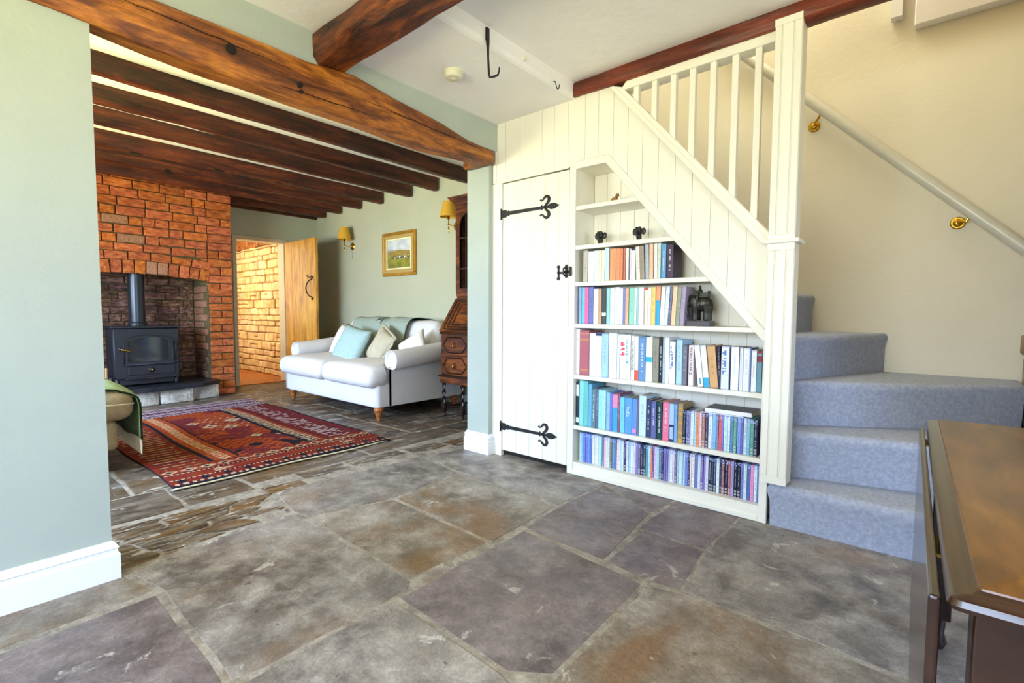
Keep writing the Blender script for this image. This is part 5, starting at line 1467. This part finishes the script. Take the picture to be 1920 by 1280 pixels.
# glazed top
BY = 3.52
UX0, UX1 = BX0+.012, BX1-.012
bm = nb(); box(bm, UX0, UX0+.02, BY, SY-.03, 1.215, 2.16); box(bm, UX1-.02, UX1, BY, SY-.03, 1.215, 2.16); box(bm, UX0, UX1, SY-.045, SY-.03, 1.215, 2.16); box(bm, UX0, UX1, BY, SY-.03, 2.14, 2.16); box(bm, UX0, UX1, BY-.012, SY-.03, 1.215, 1.25, .003)
obj('upper_case', bm, 'bureau', bu)
for zz in (1.48, 1.79):
    bm = nb(); box(bm, UX0+.02, UX1-.02, BY+.03, SY-.05, zz-.014, zz); obj('inner_shelf', bm, 'bureau', bu)
for (x0, x1) in ((UX0, (UX0+UX1)/2-.002), ((UX0+UX1)/2+.002, UX1)):
    bm = nb()
    ix0, ix1 = x0+.058, x1-.05
    mid_ = (ix0+ix1)/2; hw = (ix1-ix0)/2
    zs_ = 1.93
    # frame with arched opening built of strips
    box(bm, x0, ix0, BY-.018, BY, 1.25, 2.14); box(bm, ix1, x1, BY-.018, BY, 1.25, 2.14); box(bm, ix0, ix1, BY-.018, BY, 1.25, 1.30)
    k = 12
    for i in range(k):
        xa, xb = ix0+2*hw*i/k, ix0+2*hw*(i+1)/k
        za = zs_+.13*math.sqrt(max(0, 1-((xa-mid_)/hw)**2)); zb = zs_+.13*math.sqrt(max(0, 1-((xb-mid_)/hw)**2))
        prism(bm, [(xa, za), (xb, zb), (xb, 2.14), (xa, 2.14)], 'y', BY-.018, BY)
    gd = obj('glazed_door', bm, 'bureau', bu)
    bm = nb()
    pts = [(ix0+.004, BY-.02, 1.30), (ix0+.004, BY-.02, zs_)] + [(mid_-(hw-.004)*math.cos(math.pi*i/10), BY-.02, zs_+.126*math.sin(math.pi*i/10)) for i in range(11)] + [(ix1-.004, BY-.02, 1.30)]
    tube(bm, pts, .006, 5)
    for fx in (.33, .66):
        xx = ix0+2*hw*fx; box(bm, xx-.006, xx+.006, BY-.02, BY-.006, 1.30, zs_+.11)
    for zz in (1.50, 1.81): box(bm, ix0, ix1, BY-.02, BY-.006, zz-.007, zz+.007)
    obj('glazing_bar', bm, 'bureau_deep', gd)
    bm = nb(); box(bm, ix0, ix1, BY-.010, BY-.008, 1.30, 2.05); obj('pane', bm, 'glass_pane', gd)
bm = nb()
prof = [(BY-.018, 2.14), (BY-.03, 2.15), (BY-.035, 2.17), (BY-.075, 2.205), (BY-.08, 2.225), (SY-.03, 2.225), (SY-.03, 2.14)]
prism(bm, prof, 'x', UX0-.005, UX1+.005)
for v in bm.verts:
    if v.co.z > 2.16: v.co.x += (-1 if v.co.x < -3.4 else 1)*(v.co.z-2.16)*.9
obj('cornice', bm, 'bureau', bu)
rbk = random.Random(12)
for (zz, cols_, nm, hh) in ((1.251, ['3a3230', '9cb8bc', 'a8c4c8', '4a4038', 'c4b488', '6a2c20', '2c4a3a'], 'lowest', .20), (1.481, ['3a2c28', 'cfc4b0', '3c4a50', 'd8894a', '7a3420', 'c46a30', '5a2018'], 'middle', .24), (1.791, ['6a6a30', '4c5228', '8a8440', '3a3018', 'a8924a', '703018', '4a2818'], 'highest', .22)):
    x = UX0+.04
    for k, c in enumerate(cols_):
        wd = rbk.uniform(.026, .042)
        spine_book('book', x, x+wd, BY+.012, zz, hh*rbk.uniform(.85, 1), .15, c, 0, None, rbk, f'{colour_name(c)} old book, {ordinal(k+1)} along the {nm} shelf inside the glazed bureau', 'book', 'books inside the glazed bureau')
        x += wd+.0015

def sconce(cx_, zc, label, sc_=1.0):
    t = thing('wall_lamp', label, 'wall lamp', (cx_, SY, zc), group='brass wall lamps')
    bm = nb(); lathe(bm, [(.052, 0), (.052, -.004), (.046, -.010), (.030, -.014), (.014, -.022), (.008, -.026)], (cx_, SY, zc), 20, 'y'); obj('backplate', bm, 'brass', t, smooth='auto')
    bm = nb(); ly = SY-.13
    tube(bm, [(cx_, SY-.02, zc), (cx_, SY-.08, zc-.004), (cx_, ly, zc+.004)], .006, 8)
    lathe(bm, [(.007, -.10), (.009, -.095), (.007, -.085), (.0085, -.05), (.012, -.046), (.008, -.04), (.007, -.01), (.012, 0), (.008, .01), (.007, .055), (.018, .06), (.012, .07), (.012, .10)], (cx_, ly, zc), 12, 'z')
    obj('arm', bm, 'brass', t, smooth='auto')
    bm = nb(); n_ = 26
    prof = [(.098, .085), (.062, .255), (.060, .255), (.096, .085)]
    rings = [[bm.verts.new((cx_+r_*math.cos(2*math.pi*k/n_), ly+r_*math.sin(2*math.pi*k/n_), zc+h)) for k in range(n_)] for r_, h in prof]
    for i in range(4):
        a, b = rings[i], rings[(i+1) % 4]
        for k in range(n_): bm.faces.new((a[k], a[(k+1) % n_], b[(k+1) % n_], b[k]))
    obj('shade', bm, 'shade', t, smooth='auto')
    bm = nb(); lathe(bm, [(.009, .10), (.009, .16), (.013, .175), (.011, .20), (.004, .215)], (cx_, ly, zc), 12); obj('candle_bulb', bm, 'mount_cream', t, smooth=True)
    return t
s1 = sconce(-6.375, 1.995, 'brass wall lamp with mustard shade and pull cord, between door and picture')
bm = nb(); tube(bm, [(-6.36, SY-.02, 1.96), (-6.36, SY-.02, 1.84)], .0012, 5); lathe(bm, [(.004, 0), (.005, .008), (.002, .014)], (-6.36, SY-.02, 1.826), 8); obj('pull_cord', bm, 'iron_grey', s1)
sconce(-4.19, 2.045, 'brass wall lamp with mustard shade close beside the tall bureau')

pc = thing('picture', 'gilt-framed landscape painting of sheep on a green hill', 'picture', (-5.26, SY, 1.52))
px0, px1, pz0, pz1 = -5.61, -4.92, 1.525, 2.09
fwid = .038
bm = nb()
for (q0, q1, r0, r1) in ((px0, px1, pz0, pz0+fwid), (px0, px1, pz1-fwid, pz1), (px0, px0+fwid, pz0+fwid, pz1-fwid), (px1-fwid, px1, pz0+fwid, pz1-fwid)): box(bm, q0, q1, SY-.035, SY-.002, r0, r1, .006)
obj('frame', bm, 'gilt', pc)
def ringrect(x0, x1, z0, z1, w_, y0, y1):
    b = nb()
    for (q0, q1, r0, r1) in ((x0, x1, z0, z0+w_), (x0, x1, z1-w_, z1), (x0, x0+w_, z0+w_, z1-w_), (x1-w_, x1, z0+w_, z1-w_)): box(b, q0, q1, y0, y1, r0, r1)
    return b
obj('mount', ringrect(px0+fwid, px1-fwid, pz0+fwid, pz1-fwid, .048, SY-.022, SY-.004), 'mount_tan', pc)
obj('slip', ringrect(px0+.086, px1-.086, pz0+.086, pz1-.086, .016, SY-.026, SY-.006), 'mount_cream', pc)
bm = nb(); cols = []; nx, nz_ = 60, 48
ax0, ax1, az0, az1 = px0+.10, px1-.10, pz0+.10, pz1-.10
for j in range(nz_):
    for i in range(nx):
        q = [bm.verts.new((ax0+(ax1-ax0)*(i+a)/nx, SY-.012, az0+(az1-az0)*(j+b)/nz_)) for a, b in ((0, 0), (1, 0), (1, 1), (0, 1))]
        bm.faces.new(q)
        u, v = (i+.5)/nx, (j+.5)/nz_
        n1 = noise.noise(Vector((u*5, v*6, 1))); n2 = noise.noise(Vector((u*16, v*16, 3)))
        horizon = .60+.05*math.sin(u*3.3)-.02*u
        if v > horizon:
            k = .66+.16*n1+.05*n2; c = (k*.92, k*.97, k*1.06) if not (u < .25 and v < .68) else (.34, .38, .52)
        elif v > .42: k = .5+n1*.3+n2*.2; c = (.42*k+.12, .30*k+.08, .05)
        else: k = .6+n1*.4+n2*.2; c = (.40*k, .38*k, .03)
        sheep_y = .36+.05*u
        if .18 < u < .92 and abs(v-sheep_y) < .055:
            if noise.noise(Vector((u*26, v*14, 8))) > .12: c = (.8, .76, .72)
            elif v < sheep_y and noise.noise(Vector((u*30, v*10, 4))) > -.2: c = (.05, .05, .03)
        cols.append((max(0, c[0]), max(0, c[1]), max(0, c[2]), 1))
bmesh.ops.remove_doubles
colour_mesh('canvas', bm, cols, 'paintcol', pc)
bm = nb(); box(bm, px0+.02, px1-.02, SY-.010, SY-.003, pz0+.02, pz1-.02); obj('backing', bm, 'mount_tan', pc)

# ================================================================== RUG
rg = thing('rug', 'red, navy and cream kilim rug on the stone floor before the sofa', 'rug', (-4.8, 1.65, 0))
UL, VL = 2.83, 1.53
pal = {k: hexc(v) for k, v in dict(rust='86361e', red='7a281e', dred='5e2020', navy='1c1c28', cream='bca888', orange='aa5226', purple='602838', white='b8acaa', tan='a88c68', plum='4e3a52', lilac='ab98a4', brown='5a2c1c').items()}
dia = [(1.42+.50, .52), (1.32, .85), (1.66, .72)]
DI = [(1.72, .93, .07), (1.45, .84, .07), (1.57, .70, .07), (1.80, .62, .06), (.95, .86, .05), (.86, 1.03, .05)]
def rugc(u, v):
    h = lambda a, b, s: noise.noise(Vector((a, b, s)))
    if u < .42:
        if u < .035: return 'navy'
        if u < .065: return 'cream' if int(v/.022) % 2 else 'dred'
        if u < .14: return 'navy' if abs((v % .13)-.065) < .028*(1-abs(u-.10)/.05) else 'red'
        if u < .155: return 'cream' if int(v/.015) % 2 else 'navy'
        if u < .27:
            vv = (v-.28) % .92
            if abs(u-.21)/.035+abs(vv-.02)/.10 < 1 and abs(u-.21)/.012+abs(vv-.02)/.035 > 1: return 'cream'
            return 'red' if h(u*30, v*9, 0) > -.1 else 'rust'
        if u < .285: return 'cream' if int(v/.015) % 2 else 'navy'
        if u < .30: return 'dred'
        if u < .385:
            vv = abs((v % .11)-.055)/.055; uu = abs(u-.343)/.042
            if .55 < vv+uu < 1.0: return 'cream'
            return 'navy' if vv+uu < .4 else 'rust'
        return 'dred' if int(v/.02) % 2 else 'rust'
    if u > 2.36:
        k = int((u-2.36)/.022)
        if u > 2.80: return 'white'
        return ['lilac', 'plum', 'white', 'plum', 'purple', 'lilac', 'white'][k % 7] if (k % 3 or int(v/.018) % 2) else 'plum'
    if v < .33:
        k = int(u/.0172)
        if v > .315: return 'navy'
        e0, e1 = .03+.07*abs(h(k*1.7, 0, 1)), .29-.13*abs(h(k*.9, 3, 2))
        if k % 4 == 0: return ('tan' if e0 < v < e1 and h(k*3.1, v*22, 4) > -.25 else 'rust')
        if k % 4 == 2: return 'brown' if v > e0 else 'red'
        return ('rust', 'red', 'dred')[(k//4) % 3]
    if v < .343: return 'navy'
    if v < .50:
        k = int(u/.026); jv = int((v-.355)/.036)
        if jv in (1, 2): return 'cream' if (k+jv) % 2 else ('navy' if k % 2 == 0 and jv == 1 else 'orange')
        return 'orange' if (k) % 2 else 'rust'
    if v < .514+.010*(int(u/.03) % 2): return 'navy'
    if v < 1.01:
        for (du, dv, s_) in DI:
            d = abs(u-du)/(s_*1.1)+abs(v-dv)/s_
            if .35 < d < 1: return 'cream'
            if d <= .35: return 'purple'
        if ((u-1.66)**2+((v-.86)*1.5)**2) < .13 and int(u/.016) % 4 == 0 and int(v/.016) % 4 == (int(u/.064) % 2)*2: return 'white'
        if u < 1.0 and h(u*7, v*8, 9) > .28: return 'navy'
        f = h(u*3.2, v*3.0, 4)+.35*h(u*26, v*12, 6)
        zig = ((u*1.0+abs((v % .09)-.045)) % .075)/.075
        if f > .10: return 'purple' if zig < .55 else 'red'
        return 'orange' if zig < .40 else ('rust' if zig < .8 else 'red')
    if v < 1.04+.010*(int(u/.03) % 2): return 'navy'
    if v < 1.17:
        k = int(u/.024); jv = int((v-1.04)/.033)
        return 'cream' if (k+(jv > 1)) % 2 and jv != 3 else ('navy' if jv in (0, 1) else 'rust')
    if v < 1.205: return 'dred'
    k = int(u/.019)
    if v > 1.51: return 'navy'
    if k % 2 == 0 and 1.23+.04*abs(h(k, 1, 1)) < v < 1.40+.1*h(k*1.3, 2, 7): return 'white' if h(k*1.9, v*16, 8) > -.08 else 'dred'
    return ['dred', 'purple', 'red'][k % 3]
bm = nb(); cols = []; NU, NV = 330, 150
def edge_y(u, v):
    return .86+v+.012*math.sin(u*4.1)-.02*(v/1.53)*max(0, 1-u)
def rugp(i, j):
    u, v = UL*i/NU, VL*j/NV
    x = -3.335-u+.010*math.sin(v*5)*(1-i/NU)
    return (x, edge_y(u, v), .013+.003*max(0, noise.noise(Vector((u*2.5, v*2.5, 0)))))
G = [[bm.verts.new(rugp(i, j)) for j in range(NV+1)] for i in range(NU+1)]
Vary = random.Random(1)
for i in range(NU):
    for j in range(NV):
        bm.faces.new((G[i][j], G[i][j+1], G[i+1][j+1], G[i+1][j]))
        c = pal[rugc(UL*(i+.5)/NU, VL*(j+.5)/NV)]; k = Vary.uniform(.8, 1.15)
        cols.append((c[0]*k*.86, c[1]*k*.84, c[2]*k*.9, 1))
# underside skirt
n0 = len(bm.faces)
border = [G[i][0] for i in range(NU+1)] + [G[NU][j] for j in range(1, NV+1)] + [G[i][NV] for i in range(NU-1, -1, -1)] + [G[0][j] for j in range(NV-1, 0, -1)]
low = [bm.verts.new((v.co.x, v.co.y, .0035)) for v in border]
for k in range(len(border)):
    kk = (k+1) % len(border); bm.faces.new((border[k], border[kk], low[kk], low[k]))
cols += [pal['navy']]*(len(bm.faces)-n0)
colour_mesh('rug_field', bm, cols, 'rugcol', rg)
bm = nb()
pts = [(-3.326+.006*math.sin(v*7), .850+v, .008) for v in [VL*1.0*i/40 for i in range(41)]]
tube(bm, pts, .006, 6)
for v in bm.verts: v.co.z = max(.0035, v.co.z*.8+.002); v.co.x += (v.co.x+3.326)*.8
obj('selvedge', bm, 'fringe', rg, smooth=True)

# ================================================================== FOOTSTOOL WITH THROW
fs = thing('footstool', 'beige upholstered footstool with fat cushion, partly hidden by the pale blue wall', 'footstool', (-4.4, .45, 0))
bm = nb(); rbox(bm, (-4.405, .43, .245), (.89, .62, .20), .05, 7, jit=.003); obj('base', bm, 'stool', fs, smooth=True)
bm = nb(); rbox(bm, (-4.40, .455, .44), (.955, .73, .20), .075, 9, crown=.05, jit=.003, seed=4); cu = obj('seat_cushion', bm, 'stool', fs, smooth=True)
bm = nb(); pts = [(-3.923, .12, .450), (-3.921, .47, .455), (-3.925, .755, .450), (-3.95, .812, .448), (-4.4, .818, .452), (-4.85, .814, .448)]
tube(bm, pts, .006, 6); obj('piping', bm, 'stool_top', cu, smooth=True)
for (xx, yy) in ((-4.07, .64), (-4.76, .64), (-4.07, .2), (-4.76, .2)):
    bm = nb(); lathe(bm, [(.022, 0), (.026, .01), (.024, .03), (.044, .13), (.046, .16)], (xx, yy, 0), 16); obj('leg', bm, 'sofa_leg', fs, smooth=True)
tp = [(.10, .565), (.2, .600), (.35, .615), (.5, .618), (.62, .612), (.72, .597), (.775, .565), (.83, .51), (.845, .44), (.845, .34), (.846, .205)]
def tfn(u, v):
    t = v*(len(tp)-1); i = min(int(t), len(tp)-2); f = t-i
    y = tp[i][0]*(1-f)+tp[i+1][0]*f; z = tp[i][1]*(1-f)+tp[i+1][1]*f
    x = -4.70+.752*u
    z -= .055*max(0, (u-.66)/.34)**2*max(0, min(1, (.8-v)*4))
    return (x, y+.006*math.sin(u*9), z+.004*math.sin(u*14+v*3))
gt = sheet(tfn, 24, 26, .007, 'green_throw', 'footstool_blanket')
tag(gt, 'moss-green blanket with dark edge and cream fringe, laid over the footstool', 'blanket')
bm = nb(); pts = [tfn(1, v/24) for v in range(25)]; tube(bm, [(p[0]+.004, p[1]+.002, p[2]+.001) for p in pts], .006, 6); obj('binding', bm, 'green_dark', gt, smooth=True)
bm = nb(); prism(bm, [(-4.10, .34), (-3.955, .34), (-3.955, .195), (-4.02, .215)], 'y', .848, .853); obj('dark_corner', bm, 'green_dark', gt)
bm = nb()
for k in range(30):
    x = -4.69+.735*k/29
    tube(bm, [(x, .848, .21), (x+.004*math.sin(k), .851, .16), (x+.008*math.sin(k*2.3), .850, .10)], [.006, .005, .003], 4)
fr_ = obj('fringe', bm, 'fringe', gt); fr_['kind'] = 'stuff'

# ================================================================== DROP-LEAF TABLE IN THE FOREGROUND
tb = thing('drop_leaf_table', 'polished dark mahogany drop-leaf table with one leaf hanging down', 'table', (.029, .78, 0))
TX0, TX1, TY0, TY1 = .029, .93, .78, 2.09
def slab(prof, m, name, x0, x1, y0, y1, parent, rc=.03):
    """table leaf: prof is (inset, z) from the underside up; corners clipped."""
    bm = nb(); rings = []
    for ins, z in prof:
        a, b, c, d = x0+ins, x1-ins, y0+ins, y1-ins
        r_ = max(.006, rc-ins*.4)
        pts = []
        for (cx_, cy_, s) in ((b-r_, c+r_, -90), (b-r_, d-r_, 0), (a+r_, d-r_, 90), (a+r_, c+r_, 180)):
            for k in range(5):
                t = R(s+90*k/4); pts.append((cx_+r_*math.cos(t), cy_+r_*math.sin(t), z))
        rings.append([bm.verts.new(p) for p in pts])
    n_ = len(rings[0])
    for a, b in zip(rings, rings[1:]):
        for i in range(n_): bm.faces.new((a[i], a[(i+1) % n_], b[(i+1) % n_], b[i]))
    bm.faces.new(rings[0][::-1]); bm.faces.new(rings[-1])
    return obj(name, bm, m, parent, smooth='auto')
slab([(.012, .692), (.002, .695), (0, .701), (.003, .708), (.010, .7115), (.020, .7125), (.026, .7135), (.030, .7165), (.034, .7165)], 'mahogany_dark', 'moulded_edge', TX0, TX1, TY0, TY1, tb, .014)
slab([(.028, .7120), (.030, .7185), (.0325, .7200)], 'mahogany', 'table_top', TX0, TX1, TY0, TY1, tb, .014)
bm = nb(); box(bm, TX0-.0165, TX0-.004, TY0+.015, TY1-.10, .12, .700, .004, 2); lf = obj('hanging_leaf', bm, 'mahogany_dark', tb)
bm = nb(); box(bm, TX0+.045, TX1-.05, TY0+.05, TY1-.06, .56, .692, .002); obj('apron', bm, 'mahogany', tb)
for yy in (1.0, 1.8):
    bm = nb(); tube(bm, [(TX0-.001, yy-.04, .690), (TX0-.001, yy+.04, .690)], .003, 6); obj('hinge', bm, 'brass_dull', lf)
for (xx, yy) in ((TX0+.055, TY0+.055), (TX1-.06, TY0+.055), (TX0+.055, TY1-.07), (TX1-.06, TY1-.07)):
    bm = nb(); box(bm, xx-.028, xx+.028, yy-.028, yy+.028, .10, .692, .003)
    lathe(bm, [(.016, 0), (.024, .02), (.016, .05), (.022, .11)], (xx, yy, 0), 16)
    obj('leg', bm, 'mahogany_dark', tb, smooth='auto')
tb.rotation_euler = (0, 0, R(1.17))
